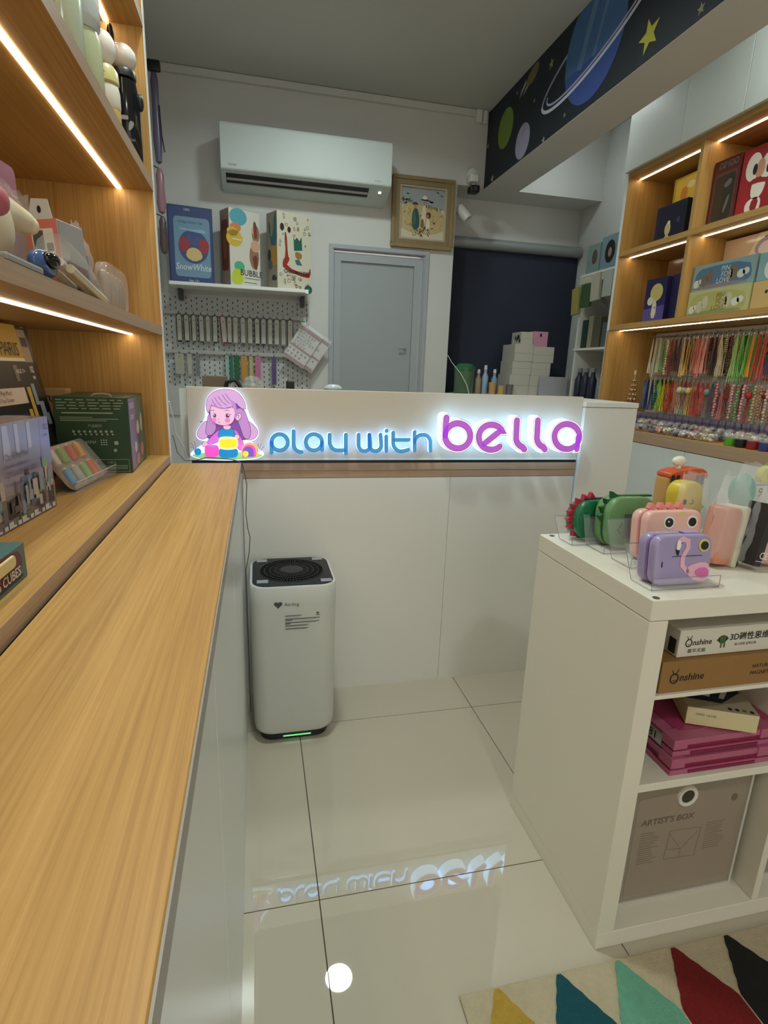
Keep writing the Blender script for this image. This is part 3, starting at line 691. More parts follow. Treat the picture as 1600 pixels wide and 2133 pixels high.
sp = thing('spotlight', 'short white cylinder spotlight in the alcove beside the painting', 'spotlight', (1.385, 3.86, 2.16))
MB().tube([(1.314, 3.87, 2.19), (1.37, 3.86, 2.175)], .008, 8).build('arm', M_WPLAST, sp)
dd = Vector((.50, -.30, -.62)).normalized(); c0 = Vector((1.383, 3.855, 2.168))
rot_ = Vector((0, 0, 1)).rotation_difference(dd).to_matrix()
MB().lathe([(0, -.05), (.030, -.05), (.034, -.045), (.034, .05), (.030, .052), (.026, .050), (.026, .03), (0, .03)], c0, 20, rot_).build('barrel', M_WPLAST, sp, smooth=True)
MB().lathe([(0, .031), (.024, .031), (.020, .036), (0, .038)], c0, 16, rot_).build('lens', M_DGREY, sp, smooth=True)
# ------------------------------------------------------------------ white cube display unit
M_KAL = mat('white_foil_board', (0.73, 0.69, 0.58), 0.42, noise=0.012, nscale=3)
M_KALT = M_KAL
ku = thing('cube_shelf_unit', 'white cube shelf unit with toy cameras on its top', 'shelf unit', (1.02, 0.918, 0))
KX0, KX1, KY0, KY1, KZ = .638, 1.408, .724, 1.112, .760
def bd(n, *a, bevel=0.0012): return MB().box(*a).build(n, M_KAL, ku, bevel=bevel, seg=2)
bd('top_board', KX0, KX1, KY0, KY1, .7215, KZ, bevel=.0018)
bd('bottom_board', KX0+.0005, KX1, KY0+.0005, KY1, 0, .040)
bd('side_panel', KX0+.0003, KX0+.038, KY0+.0006, KY1, .0405, .7205)
bd('side_panel', KX1-.038, KX1, KY0+.0006, KY1, .0405, .7205)
bd('middle_board', KX0+.038, KX1-.038, KY0+.003, KY1, .368, .385)
bd('divider', 1.0145, 1.0310, KY0+.003, KY1, .0405, .3675); bd('divider', 1.0145, 1.0310, KY0+.003, KY1, .3855, .7210)
bd('thin_shelf', KX0+.038, 1.0145, KY0+.004, KY1, .564, .572)
bd('back_board', KX0+.038, KX1-.038, KY1-.006, KY1-.002, .0405, .7205)
for x, y in ((.651, .734), (.660, 1.095)): MB().lathe([(0, .7602), (.006, .7602), (.006, .7610), (.004, .7612), (0, .7606)], (x, y, 0), 14).build('screw_cap', mat('bronze_cap', (0.09, 0.075, 0.06), 0.4), ku)


# boxes inside the unit
def carton(name, label, cat, x0, x1, y0, y1, z0, z1, m, group=None, bevel=0.0008):
    t = thing(name, label, cat, ((x0+x1)/2, (y0+y1)/2, z0), group=group)
    MB().box(x0, x1, y0, y1, z0, z1).build('carton', m, t, bevel=bevel, seg=1)
    return t
wb = carton('puzzle_box', 'long white magnetic puzzle carton on top of a brown one', 'box', .724, 1.010, .744, 1.0, .6355, .688, flat(205, 200, 185))
F = FX((.724, .744, .6355)); b = MB()
b.text('nshine', F, .0285, .0225, .0115, .0006, shear=0.1, bold=0.012); b.text('嘉华无极', F, .020, .0085, .0062, .0006, sx=1.15)
b.stroke(circ(.0205, .0275, .0062, .0072, 18), .0020, F, .0003, .0006, closed=True); b.stroke([(.0185, .0345), (.0160, .0405)], .0012, F, .0003, .0006); b.stroke([(.0225, .0345), (.0255, .0410)], .0012, F, .0003, .0006)
b.stroke([(.0185, .0250), (.0205, .0235), (.0225, .0250)], .0010, F, .0003, .0006)
b.build('printed_logo', M_INK, wb); b = MB(); b.text('3D磁性思维', F, .108, .0265, .0120, .0006, bold=0.012); b.text('磁力拼图 益智玩具', F, .121, .0150, .0042, .0006)
b.build('printed_title', M_INK, wb)
b = MB(); b.poly(circ(.093, .029, .009, .0085, 14), F, .0003, .0006); b.poly([(.080, .028), (.086, .035), (.086, .024)], F, .0003, .0006); b.poly([(.106, .030), (.100, .036), (.100, .025)], F, .0003, .0006); b.box(.814, .817, .7434, .7438, .648, .657); b.box(.818+.003, .824, .7434, .7438, .648, .657)
b.build('printed_star', flat(60, 90, 50), wb)
MB().box(.7225, .7238, .750, .766, .640, .668).build('printed_end', M_INK, wb)
MB().box(.722, 1.011, .743, 1.0, .6882, .6892).build('lid_flap', flat(215, 210, 195), wb)
kb = carton('puzzle_box', 'brown kraft puzzle carton under the white one on the thin shelf', 'box', .6885, 1.008, .734, 1.02, .5722, .6345, mat('kraft_board', s2l(142, 104, 56), 0.7, noise=0.06, nscale=60))
F = FX((.6885, .734, .5722)); b = MB()
b.text('nshine', F, .040, .0225, .0145, .0006, shear=0.1, bold=0.012)
b.stroke(circ(.0290, .0280, .0082, .0092, 18), .0026, F, .0003, .0006, closed=True); b.stroke([(.027, .037), (.0225, .045)], .0015, F, .0003, .0006); b.stroke([(.0315, .037), (.036, .0455)], .0015, F, .0003, .0006); b.stroke([(.026, .025), (.0295, .0228), (.033, .025)], .0012, F, .0003, .0006)
b.build('printed_logo', M_INK, kb); b = MB(); b.text('NATURAL CORK', F, .196, .0340, .0075, .0006, shear=0.15); b.text('MAGNETIC PUZZLE', F, .194, .0200, .0075, .0006, shear=0.15)
b.build('printed_title', M_INK, kb)
# two pink plastic project cases, stacked, turned in the compartment
M_PINKC = mat('dusty_pink_plastic', s2l(172, 92, 120), 0.35, noise=0.03); M_PINKD = mat('clear_magenta_plastic', s2l(126, 20, 62), 0.25, noise=0.04)
def pink_case(name, label, z0, h):
    t = thing(name, label, 'storage case', (.752, .738, z0), math.radians(0), group='pink storage cases')
    W_, D_ = .258, .30
    def p(n, m, *a, **k): return MB().box(*a).build(n, m, t, world=False, **k)
    p('tray', M_PINKD, .004, W_, .004, D_, .001, h-.001)
    p('lower_rim', M_PINKC, 0, W_, 0, D_, 0, h*.30, bevel=.001, seg=1)
    p('lid_rim', M_PINKC, .0015, W_, .0015, D_, h*.62, h*.98, bevel=.001, seg=1)
    p('lid_panel', mat('clear_magenta_lid', s2l(160, 60, 95), 0.15), .028, W_-.005, .028, D_, h*.98, h+.001)
    for x in (.0, .20): p('corner_cap', M_PINKC, x-.0012, x+.030, -.0015, .034, h*.45, h+.002, bevel=.0015, seg=2)
    p('latch', M_PINKD, .040, .195, -.0016, .0, h*.08, h*.26)
    return t
c1 = pink_case('storage_case', 'lower pink plastic case of two stacked cases in the shelf unit', .3852, .0345)
c2 = pink_case('storage_case', 'upper pink plastic case under the small cream box', .4220, .0345); c2.location.x += .004; c2.location.y += .006
MB().box(-.0022, -.0014, .03, .075, .004, .030).build('label_plate', M_METAL, c2, world=False)
b = MB(); b.text('81', ((-.0023, .07, 0), (0, -1, 0), (0, 0, 1)), .004, .008, .017, 0.0003); b.build('printed_letters', M_INK, c2, world=False)
cb = thing('small_box', 'small cream box with a dark blue printed lid resting on the pink cases', 'box', (.814, .787, .4592), math.radians(-25))
MB().box(0, .128, 0, .095, 0, .038).build('carton', flat(206, 192, 150), cb, world=False, bevel=.0008, seg=1)
F = ((0, 0, .0382), (1, 0, 0), (0, 1, 0))
art('printed_lid', cb, F, .128, .095, [(flat(160, 150, 125), [[(0,0),(1,0),(1,1),(0,1)]]), (flat(28, 34, 62), [[(.05,.35),(.55,.3),(.95,.85),(.9,1),(0,1)]]), (flat(200, 195, 180), [[(.3,.55),(.42,.5),(.52,.8),(.4,.85)], [(.55,.5),(.62,.48),(.75,.8),(.68,.84)]]), (M_INK, [circ(.62,.12,.03,.05,10), circ(.72,.12,.03,.05,10), circ(.92,.10,.03,.05,10)]), (flat(120, 90, 40), [circ(.82,.12,.03,.05,10)])], world=False)
F = ((0, 0, 0), (1, 0, 0), (0, 0, 1)); b = MB(); b.text('0000 candy', F, .016, .022, .006, .0005); b.build('printed_lettering', M_GINK, cb, world=False)
# translucent bins in the lower compartments
def bin_(x0, label, clipped=False):
    t = thing('storage_bin', label, 'storage bin', (x0+.15, .93, .0405), group='grey storage bins')
    M_BIN = mat('smoky_frosted_panel', s2l(146, 136, 120), 0.35, noise=0.10, nscale=9); M_BINR = mat('white_bin_edge', (0.55, 0.52, 0.46), 0.4)
    MB().box(x0, x0+.298, .773, 1.08, .0410, .352).build('bin_body', M_BIN, t)
    b = MB(); b.box(x0-.002, x0+.300, .770, .776, .0405, .0465); b.box(x0+.294, x0+.300, .770, .776, .0465, .355); b.build('edge_frame', M_BINR, t)
    MB().lathe([(.0155, -.001), (.0155, .003), (.0225, .004), (.0245, .0), (.0245, -.001)], (x0+.140, .772, .2965), 28, Matrix.Rotation(math.radians(90), 3, 'X')).build('handle_ring', mat('cream_ring', (0.68, 0.65, 0.58), 0.35), t, smooth=True)
    MB().lathe([(0, .0), (.0158, .0), (.0158, .0016), (0, .0016)], (x0+.140, .772, .2965), 24, Matrix.Rotation(math.radians(90), 3, 'X')).build('handle_hole', mat('bin_hole_dark', (0.05, 0.04, 0.02), 0.8), t)
    F = FX((x0, .7728, .041)); M_FADE = mat('faint_print', s2l(112, 100, 88), 0.6); M_FADE2 = mat('fainter_print', s2l(150, 136, 120), 0.6)
    b = MB(); b.text("ARTIST'S BOX", F, .042, .196, .0145, .0008, bold=.02, shear=.1); b.build('printed_title', M_FADE, t); MB().poly(circ(.262, .232, .008, .009, 10), F, .0003, .0008).build('printed_badge', M_FADE, t)
    art('printed_sheet', t, F, .298, .311, [(M_FADE2, [[(.09,.06),(.95,.08),(.95,.82),(.3,.86),(.09,.84)]])], start=.0001, dz=.0001)
    b = MB(); rnd = random.Random(int(x0*1000))
    for cx, cw, z0_, z1_ in ((.045, .05, .095, .175), (.205, .055, .105, .175)):
        z = z1_
        while z > z0_: b.box(x0+cx, x0+cx+cw*rnd.uniform(.6, 1), .7724, .7726, .041+z, .041+z+.0022); z -= .0055
    b.stroke([(.112, .100), (.188, .096), (.192, .168), (.116, .172)], .0014, F, .0004, .0006, closed=True); b.stroke([(.116, .165), (.150, .12), (.186, .160)], .0014, F, .0004, .0006); b.stroke([(.114, .125), (.150, .12), (.150, .098)], .0014, F, .0004, .0006)
    b.build('printed_notes', mat('faint_print_b', s2l(128, 115, 101), 0.6), t)['kind'] = 'stuff'
    return t
bin_(.700, "smoky grey storage bin with faded lettering in the lower cube by the aisle")
bin_(1.066, 'smoky grey storage bin beyond the divider of the shelf unit')

# ------------------------------------------------------------------ toy cameras on acrylic stands
M_EDGE = mat('acrylic_edge', (0.20, 0.21, 0.22), 0.2)
M_ACR = mat('clear_acrylic', (0.88, 0.91, 0.92), 0.04, alpha=0.10, spec=0.7)
def stand(loc, w_, d_, hb, lip, label, rz=0.0, lean=0.03):
    t = thing('acrylic_stand', label, 'display stand', loc, rz, group='clear acrylic stands')
    q = [(0, 0, .0008), (0, 0, lip), (0, d_, .0008), (0, d_+lean, hb)]
    MB().box(0, w_, 0, d_, 0, .0016).build('base_plate', M_ACR, t, world=False)
    MB().box(0, w_, 0, .0016, .0016, lip).build('front_lip', M_ACR, t, world=False)
    b = MB(); v = []
    for x in (0, w_):
        for y, z in ((d_, .0016), (d_+.0016, .0016), (d_+lean+.0016, hb), (d_+lean, hb)): v.append((x, y, z))
    b.add(v, [(3,2,1,0), (4,5,6,7), (0,1,5,4), (1,2,6,5), (2,3,7,6), (3,0,4,7)]); b.build('back_plate', M_ACR, t, world=False)
    b = MB(); r = .0006
    for x in (0, w_):
        b.tube([(x, 0, .001), (x, 0, lip)], r, 5); b.tube([(x, 0, .001), (x, d_, .001)], r, 5); b.tube([(x, d_, .001), (x, d_+lean, hb)], r, 5)
    b.tube([(0, 0, lip), (w_, 0, lip)], r, 5); b.tube([(0, 0, .001), (w_, 0, .001)], r, 5); b.tube([(0, d_+lean, hb), (w_, d_+lean, hb)], r, 5)
    b.build('polished_edges', M_EDGE, t, world=False); return t
KT = .7612
stand((.662, .760, KT), .140, .055, .060, .022, 'clear acrylic stand under the purple flamingo toy camera')
stand((.700, .868, KT), .150, .060, .075, .020, 'clear acrylic stand under the pink toy camera')
stand((.700, .955, KT), .125, .065, .085, .018, 'clear acrylic stand under the light green dinosaur camera')
stand((.664, 1.018, KT), .110, .052, .045, .016, 'clear acrylic stand under the red-crested dinosaur camera')
M_CLW = flat(235, 235, 228, .3)
def cam_toy(name, label, loc, W_, H_, D_, rgb, rgb2, rz=0.0, tilt=-0.12, r=.020, group='animal toy cameras'):
    t = thing(name, label, 'toy camera', loc, group=group, rot=(tilt, 0, rz))
    m = flat(*rgb, .3, coat=.3); m2 = flat(*rgb2, .35)
    def shell(x0, x1, y0, y1, z0, z1, rr):
        b = MB(); P_ = rrect(x0, z0, x1, z1, rr, 6); b.poly(P_, FX((0, y1, 0)), 0, y1-y0); return b
    shell(-W_/2, W_/2, 0, D_*.42, 0, H_, r).build('front_shell', m, t, world=False, bevel=.005, seg=3, smooth=True)
    shell(-W_/2+.001, W_/2-.001, D_*.42, D_*.52, .001, H_-.001, r).build('seam_band', m2, t, world=False)
    shell(-W_/2, W_/2, D_*.52, D_, 0, H_, r).build('back_shell', m, t, world=False, bevel=.005, seg=3, smooth=True)
    return t, FX((0, 0, 0))
def disc(b, x, z, r, F, a, c, ry=None): b.poly(circ(x, z, r, ry, 18), F, a, c)
# purple flamingo camera
t, F = cam_toy('toy_camera', 'purple toy camera with a pink flamingo on its front', (.732, .772, .7640), .119, .091, .046, (158, 145, 186), (130, 98, 164), rz=.0, tilt=-.10)
b = MB(); b.stroke([(-.012, .080), (-.004, .084), (.006, .080), (.007, .068), (-.002, .052), (-.002, .036), (.010, .024)], .0085, F, .0002, .0012); b.poly(smoothpoly([(.004, .026), (.014, .036), (.040, .042), (.056, .036), (.057, .012), (.045, .003), (.022, .008)]), F, .0002, .0012); b.build('flamingo_print', flat(226, 176, 198), t, world=False)
b = MB(); b.poly(smoothpoly([(.022, .022), (.034, .031), (.052, .030), (.055, .014), (.040, .008)]), F, .0014, .0020); b.build('flamingo_wing', flat(214, 110, 170), t, world=False)
b = MB(); b.poly(smoothpoly([(-.017, .080), (-.010, .083), (-.008, .070), (-.014, .062), (-.018, .066)]), F, .0013, .0018); b.build('flamingo_face', M_CLW, t, world=False)
b = MB(); b.poly([(-.019, .066), (-.011, .064), (-.013, .054), (-.016, .057)], F, .0019, .0023); b.stroke([(-.009, .077), (-.006, .0765)], .0010, F, .0019, .0023); b.box(-.024, .038, -.0012, -.0002, .0525, .0533); b.poly(rrect(-.0445, .034, -.0425, .044, .0008, 2), F, .0002, .0008); b.build('printed_lines', M_INK, t, world=False)
MB().poly(circ(.040, .071, .0115, .0115, 22), F, .0, .0022).build('lens_ring', flat(206, 196, 110), t, world=False)
MB().poly(circ(.040, .071, .0078, .0078, 22), F, .0022, .0032).build('lens', M_BLACK, t, world=False)
MB().box(.010, .040, .012, .030, .0905, .0935).build('shutter_button', flat(170, 150, 200), t, world=False, bevel=.001)
# pink camera with eyes
t, F = cam_toy('toy_camera', 'pink toy camera with two big round eyes and a smile', (.806, .885, .7640), .130, .1045, .048, (230, 184, 172), (210, 128, 130), tilt=-.10)
for sx_ in (-.014, .040):
    MB().poly(circ(sx_, .081, .0125, .0125, 22), F, .0, .0012).build('eye_white', M_CLW, t, world=False)
    e_ = MB().poly(circ(sx_, .081, .0090, .0090, 20), F, .0012, .0022).build('pupil', M_BLACK, t, world=False)
MB().poly(circ(-.016, .083, .0018, .0018, 10), F, .0022, .0028).build('eye_glint', M_WINK, t, world=False)
b = MB(); b.box(-.018, .046, -.001, -.0002, .0625, .0634); b.stroke([(.017, .042), (.024, .042), (.031, .045), (.036, .051)], .0016, F, .0002, .0009); b.poly(rrect(-.0345, .044, -.0335, .056, .0004, 2), F, .0002, .0008); b.build('printed_lines', M_INK, t, world=False)
b = MB(); b.poly(smoothpoly([(.006, .092), (.020, .096), (.026, .100), (.010, .103), (.002, .098)]), F, .0002, .0008); b.build('yellow_patch', flat(224, 198, 130), t, world=False)
for k in range(5):
    z = .032+k*.014
    MB().poly([(.063, z), (.063, z+.012), (.075, z+.005)], FX((0, .030, 0)), 0, .010).build('side_spike', flat(226, 130, 120), t, world=False, bevel=.001)
for k in range(4):
    x = -.036+k*.022
    MB().poly(smoothpoly([(x-.010, .102), (x, .122), (x+.010, .102)], 1), FX((0, .034, 0)), 0, .012).build('top_spike', flat(226, 140, 130), t, world=False)
# light green dinosaur
t, F = cam_toy('toy_camera', 'light green dinosaur toy camera with dark green crest', (.778, .975, .7640), .118, .112, .050, (104, 150, 98), (40, 86, 50), tilt=-.10, r=.036)
M_DKG = flat(28, 86, 40, .4)
for k, a in enumerate((120, 137, 154, 171)):
    a_ = math.radians(a); c_ = Vector((.056*math.cos(a_), 0, .060+.050*math.sin(a_))); dr = Vector((math.cos(a_), 0, math.sin(a_))); tg = Vector((-math.sin(a_), 0, math.cos(a_)))
    pts = [c_-tg*.012, c_+dr*(.022-.003*k), c_+tg*.012]; MB().poly([(p.x, p.z) for p in pts], FX((0, .032, 0)), 0, .014).build('crest_spike', M_DKG, t, world=False, bevel=.001)
MB().box(-.02, .06, .020, .034, .1095, .1135).build('top_rail', M_DKG, t, world=False, bevel=.001)
b = MB()
for x, z in ((-.034, .042), (-.030, .048), (-.026, .054), (-.030, .036)): disc(b, x, z, .002, F, .0002, .0008, .0035)
b.build('printed_spots', M_DKG, t, world=False)
MB().box(-.020, .055, -.0012, -.0002, .022, .075).build('screen', flat(92, 96, 100, .2), t, world=False)
# dark green dinosaur with the red crest
t, F = cam_toy('toy_camera', 'dark green dinosaur toy camera with a red crest', (.735, 1.036, .7640), .105, .092, .046, (22, 110, 70), (150, 40, 60), tilt=-.10, r=.040)
M_REDC = flat(172, 36, 62, .4)
for k, a in enumerate((95, 112, 129, 146, 163, 180, 200, 222)):
    a_ = math.radians(a); c_ = Vector((.050*math.cos(a_), 0, .048+.044*math.sin(a_))); dr = Vector((math.cos(a_), 0, math.sin(a_))); tg = Vector((-math.sin(a_), 0, math.cos(a_)))
    pts = [c_-tg*.010, c_+dr*.016, c_+tg*.010]; MB().poly([(p.x, p.z) for p in pts], FX((0, .030, 0)), 0, .014).build('crest_spike', M_REDC, t, world=False, bevel=.001)
MB().box(-.025, .045, .012, .032, .091, .0945).build('top_rail', flat(60, 30, 34), t, world=False, bevel=.001)
MB().box(-.020, .045, -.0012, -.0002, .020, .060).build('screen', flat(60, 80, 74, .2), t, world=False)
# clear film bag around a toy
def film(t, W_, H_, D_, seed, name='film_bag', m=None, z0=0.0, cx=0.0):
    rnd = random.Random(seed); b = MB(); nx, nz = 9, 12; v = []; f = []
    for side in (0, 1):
        for j in range(nz+1):
            for i in range(nx+1):
                u, w_ = i/nx, j/nz; bul = (math.sin(math.pi*u)**.5)*(math.sin(math.pi*min(w_*1.15, 1))**.5 if w_ < .87 else .12)
                y = (D_/2)*bul*(1 if side else -1) + rnd.uniform(-.0025, .0025)
                v.append((cx+(u-.5)*W_*(1-.22*max(0, w_-.75)/.25*0.8)+rnd.uniform(-.002, .002), y, z0+w_*H_ + (rnd.uniform(-.006, .006) if j == nz else 0)))
    n1 = (nx+1)*(nz+1)
    for s_ in (0, 1):
        for j in range(nz):
            for i in range(nx):
                a = s_*n1+j*(nx+1)+i; q = (a, a+1, a+nx+2, a+nx+1); f.append(q if not s_ else q[::-1])
    b.add(v, f); return b.build(name, m or M_CLEARF, t, world=False, smooth='all')
# yellow duck camera
t = thing('toy_camera', 'yellow duck toy camera with orange beak in a clear bag', 'toy camera', (.890, .940, .7650), group='animal toy cameras', rot=(-.06, 0, .1))
MB().poly(rrect(-.031, .028, .031, .150, .028, 7), FX((0, .046, 0)), 0, .046).build('body', flat(212, 186, 50, .35), t, world=False, bevel=.008, seg=3, smooth=True)
MB().ball((-.012, .0, .068), (.020, .012, .024), 14, 10).build('beak', flat(214, 104, 74, .35), t, world=False, smooth=True)
b = MB(); F = FX((0, 0, 0)); disc(b, -.022, .108, .0045, F, .0, .0012, .006); b.stroke([(-.008, .104), (-.002, .103), (.001, .108), (-.001, .112)], .0016, F, 0, .0012); b.build('eyes', M_INK, t, world=False)
MB().ball((.033, .014, .095), (.008, .012, .008), 10, 8).build('wing', flat(222, 200, 70, .35), t, world=False, smooth=True)
MB().box(.012, .018, -.001, 0, .052, .078).build('printed_label', flat(110, 96, 20), t, world=False)
MB().box(-.030, .030, .002, .044, 0.0, .030).build('lower_body', flat(150, 124, 40, .4), t, world=False, bevel=.006, seg=2, smooth=True)
film(t, .084, .170, .060, 3)
# tall bag with a peach camera
t = thing('toy_camera', 'tall peach toy camera standing sideways in a clear bag', 'toy camera', (.892, .842, .7645), group='animal toy cameras', rot=(-.05, .17, .12))
MB().poly(rrect(-.026, .002, .020, .118, .010, 5), FX((0, .048, 0)), 0, .044).build('body', flat(206, 134, 110, .4), t, world=False, bevel=.006, seg=3, smooth=True)
MB().poly(rrect(.018, .0, .034, .124, .006, 4), FX((0, .048, 0)), 0, .048).build('side_frame', flat(214, 204, 178, .4), t, world=False, bevel=.003, smooth=True)
MB().box(.034, .037, .0, .05, .004, .112).build('dark_strip', flat(60, 58, 54), t, world=False)
film(t, .086, .182, .066, 11)
for ch in t.children:
    if ch.name.startswith('film_bag'): ch.location = (.004, .022, 0)
# transparent packs at the edge
t = thing('toy_camera', 'pale pink toy camera in a printed clear bag lying against the peach one', 'toy camera', (.968, .818, .7655), group='animal toy cameras', rot=(-.04, .18, .05))
MB().poly(rrect(-.004, .006, .085, .112, .018, 5), FX((0, .06, 0)), 0, .045).build('body', flat(216, 164, 146, .4), t, world=False, bevel=.006, seg=3, smooth=True)
MB().poly(circ(.050, .070, .022, .022, 20), FX((0, .015, 0)), 0, .004).build('lens_ring', flat(214, 120, 98), t, world=False)
MB().box(-.034, -.016, .002, .05, .002, .125).build('black_card', flat(40, 38, 38), t, world=False)
b = MB(); F = FX((0, -.0005, 0)); b.text('CE', F, -.030, .018, .014, .0004); b.box(-.034, -.014, -.0004, 0, .012, .013); b.build('white_label_print', M_WINK, t, world=False)
b = MB(); F = FX((.0, .012, 0)); b.stroke([(-.006, .055), (-.006, .090), (.014, .088), (-.006, .055)], .001, F, 0, .0004)
for k in range(6): b.stroke([(-.004, .062+k*.0045), (.002+k*.0015, .062+k*.0045)], .0008, F, 0, .0004)
b.build('printed_notice', M_INK, t, world=False)
film(t, .135, .160, .066, 21)
for ch in t.children:
    if ch.name.startswith('film_bag'): ch.location = (.025, .03, 0)
# orange tiger camera at the back
t = thing('toy_camera', 'orange tiger-striped toy camera with a white shell topper behind the duck', 'toy camera', (.955, 1.045, .7620), group='animal toy cameras', rot=(0, 0, .05))
MB().poly(rrect(-.052, .0, .052, .150, .014, 5), FX((0, .04, 0)), 0, .042).build('body', flat(196, 150, 84, .4), t, world=False, bevel=.005, seg=3, smooth=True)
MB().poly(smoothpoly([(-.054, .140), (-.05, .158), (.035, .166), (.056, .152), (.054, .138)], 1), FX((0, .038, 0)), 0, .044).build('top_cap', flat(206, 86, 44, .35), t, world=False, bevel=.003, smooth=True)
for k, x in enumerate((-.048, -.034, .02, .034)): MB().box(x, x+.007, -.008, -.006, .126, .150).build('stripe', M_BLACK, t, world=False)
b = MB(); b.ball((-.014, .016, .178), (.019, .010, .012), 12, 8); b.build('shell_topper', flat(232, 228, 210, .3), t, world=False, smooth=True)
MB().tube([(-.014, .016, .160), (-.014, .016, .172)], .006, 8).build('topper_stem', flat(232, 228, 210, .3), t, world=False)
# teal one and a yellow one at the frame edge
t = thing('toy_camera', 'teal egg-shaped toy camera wrapped in film', 'toy camera', (1.072, .985, .7620), group='animal toy cameras')
MB().ball((0, .02, .118), (.030, .024, .040), 16, 12).build('body', flat(80, 170, 150, .35), t, world=False, smooth=True)
MB().box(-.032, .032, .0, .045, 0, .085).build('stand_card', flat(196, 196, 190), t, world=False, bevel=.004)
film(t, .085, .185, .06, 31); 
t = thing('toy_camera', 'grey boxed toy with a yellow ring above it near the frame edge', 'toy box', (1.150, 1.03, .7620))
MB().box(-.03, .06, 0, .05, 0, .132).build('carton', flat(176, 174, 166), t, world=False, bevel=.001)
b = MB(); F = FX((0, 0, 0)); b.text('9', F, -.006, .098, .022, .0006); b.poly(rrect(-.024, .08, .052, .126, .004, 3), F, .0, .0001); b.build('printed_number', M_INK, t, world=False)
MB().poly(rrect(-.0225, .0815, .0505, .1245, .004, 3), F, .0001, .0003).build('printed_panel', flat(196, 194, 186), t, world=False)
MB().lathe([(.010, 0), (.022, 0), (.024, .008), (.022, .018), (.010, .018)], (.02, .02, .146), 18, Matrix.Rotation(math.radians(90), 3, 'X')).build('yellow_ring', flat(206, 196, 84), t, world=False, smooth=True)

# ------------------------------------------------------------------ rug
rg = thing('area_rug', 'cream rug with a row of coloured pointed stripes in front of the shelf unit', 'rug', (.95, .2, 0))
M_RUG = mat('cream_rug_pile', s2l(206, 190, 154), 0.95, noise=0.12, nscale=50, bump=0.8, bscale=500, sheen=.2)
MB().box(.338, 1.9, -.55, .697, .0003, .008).build('rug_ground', M_RUG, rg, bevel=.003)
for k, (rgb) in enumerate(((196, 160, 62), (10, 84, 96), (112, 178, 150), (124, 8, 10), (18, 17, 16), (196, 160, 62), (10, 84, 96), (112, 178, 150), (124, 8, 10), (18, 17, 16))):
    cx = .410+.1275*k; m = mat('rug_pile_%d_%d' % (rgb[0], rgb[1]), s2l(*rgb), 0.95, noise=0.15, nscale=60, bump=0.8, bscale=500)
    pts = [(cx-.004, .691), (cx+.004, .691)]
    for j in range(1, 9): q = j/8; pts.append((cx+.004+.058*q+(.0012 if j % 2 else -.0008), .691-.100*q))
    pts += [(cx+.062, .44), (cx, .34), (cx-.062, .44)]
    for j in range(8, 0, -1): q = j/8; pts.append((cx-.004-.058*q-(.0012 if j % 2 else -.0008), .691-.100*q))
    MB().poly(pts, FUP((0, 0, 0)), .006, .0105).build('pointed_stripe', m, rg)
# ------------------------------------------------------------------ oak and white wall cabinet on the other side
XR = 2.0; XRB = 2.33; RY0 = .75; RY1 = 2.983
rc = thing('wall_cabinet', 'floor to ceiling oak and white cabinet with lit display bays', 'cabinet', (2.17, 1.9, 0))
ep = MB().box(XR, XRB, RY1-.020, RY1-.002, .852, ZC-.002).build('end_panel', M_OAK_Z, rc)
MB().box(XR-.001, XRB, RY1-.002, RY1, .0, ZC-.002).build('outer_face', M_WHITE, ep)
MB().box(XR-.0015, XR, RY1-.020, RY1, 1.392, ZC-.002).build('edge_band', M_WHITE_GL, ep)
MB().box(XRB, XRB+.012, RY0, RY1, .852, 2.2).build('back_panel', M_OAK_Z, rc)
for z0, z1 in ((2.18, 2.206), (1.785, 1.811), (1.393, 1.420)):
    sh = MB().box(XR+.001, XRB, RY0, RY1-.020, z0, z1).build('shelf', M_OAK_Y, rc)
    MB().box(XR, XR+.001, RY0, RY1-.020, z0, z1).build('edge_band', M_OAK_Y, sh)
DV = (2.425, 2.445)
for z0, z1 in ((1.811, 2.18), (1.420, 1.785)):
    for y0 in (DV[0], 1.62):
        MB().box(XR+.001, XRB, y0, y0+.02, z0, z1).build('divider', M_OAK_Z, rc)
    sp_ = ((RY1-.026, DV[1]+.003), (DV[0]-.003, 1.643), (1.617, RY0+.01))
    for a, c in sp_: MB().box(XR+.066, XR+.076, c, a, z1-.002, z1-.0003).build('led_strip', M_LED, rc)
MB().box(XR+.066, XR+.076, RY0+.01, RY1-.026, 1.391, 1.3927).build('led_strip', M_LED, rc)
dw = .3575
for k in range(6):
    y1 = RY1-.003-k*dw*(1 if k else 1)
    if k == 0: y1 = RY1-.002
    y0 = 2.567-(k)*dw+.002 if k else 2.568
    y1 = (2.567-(k-1)*dw-.001) if k else RY1-.002
    MB().box(XR-.018, XR, y0, y1, 2.207, ZC-.003).build('upper_door', M_WHITE_GL, rc, bevel=.001, seg=1)
MB().box(XR-.02, XRB, RY0, RY1-.002, .798, .852).build('deck', M_OAK_EDGE, rc)
MB().box(XR-.019, XRB, RY0, RY1-.0025, .8521, .8531).build('deck_top', M_OAK_Y, rc)
for k, (y0, y1) in enumerate(((2.214, RY1-.002), (1.500, 2.212), (RY0, 1.498))):
    MB().box(XR-.016, XR+.002, y0, y1, .02, .795).build('lower_door', M_WHITE_GL, rc, bevel=.001, seg=1)
MB().box(XR+.002, XRB, RY0, RY1-.002, .0, .798).build('base_carcass', M_WHITE, rc)
MB().box(XR+.001, XRB, RY0, RY1-.020, 2.206, ZC-.003).build('upper_carcass', M_WHITE, rc)
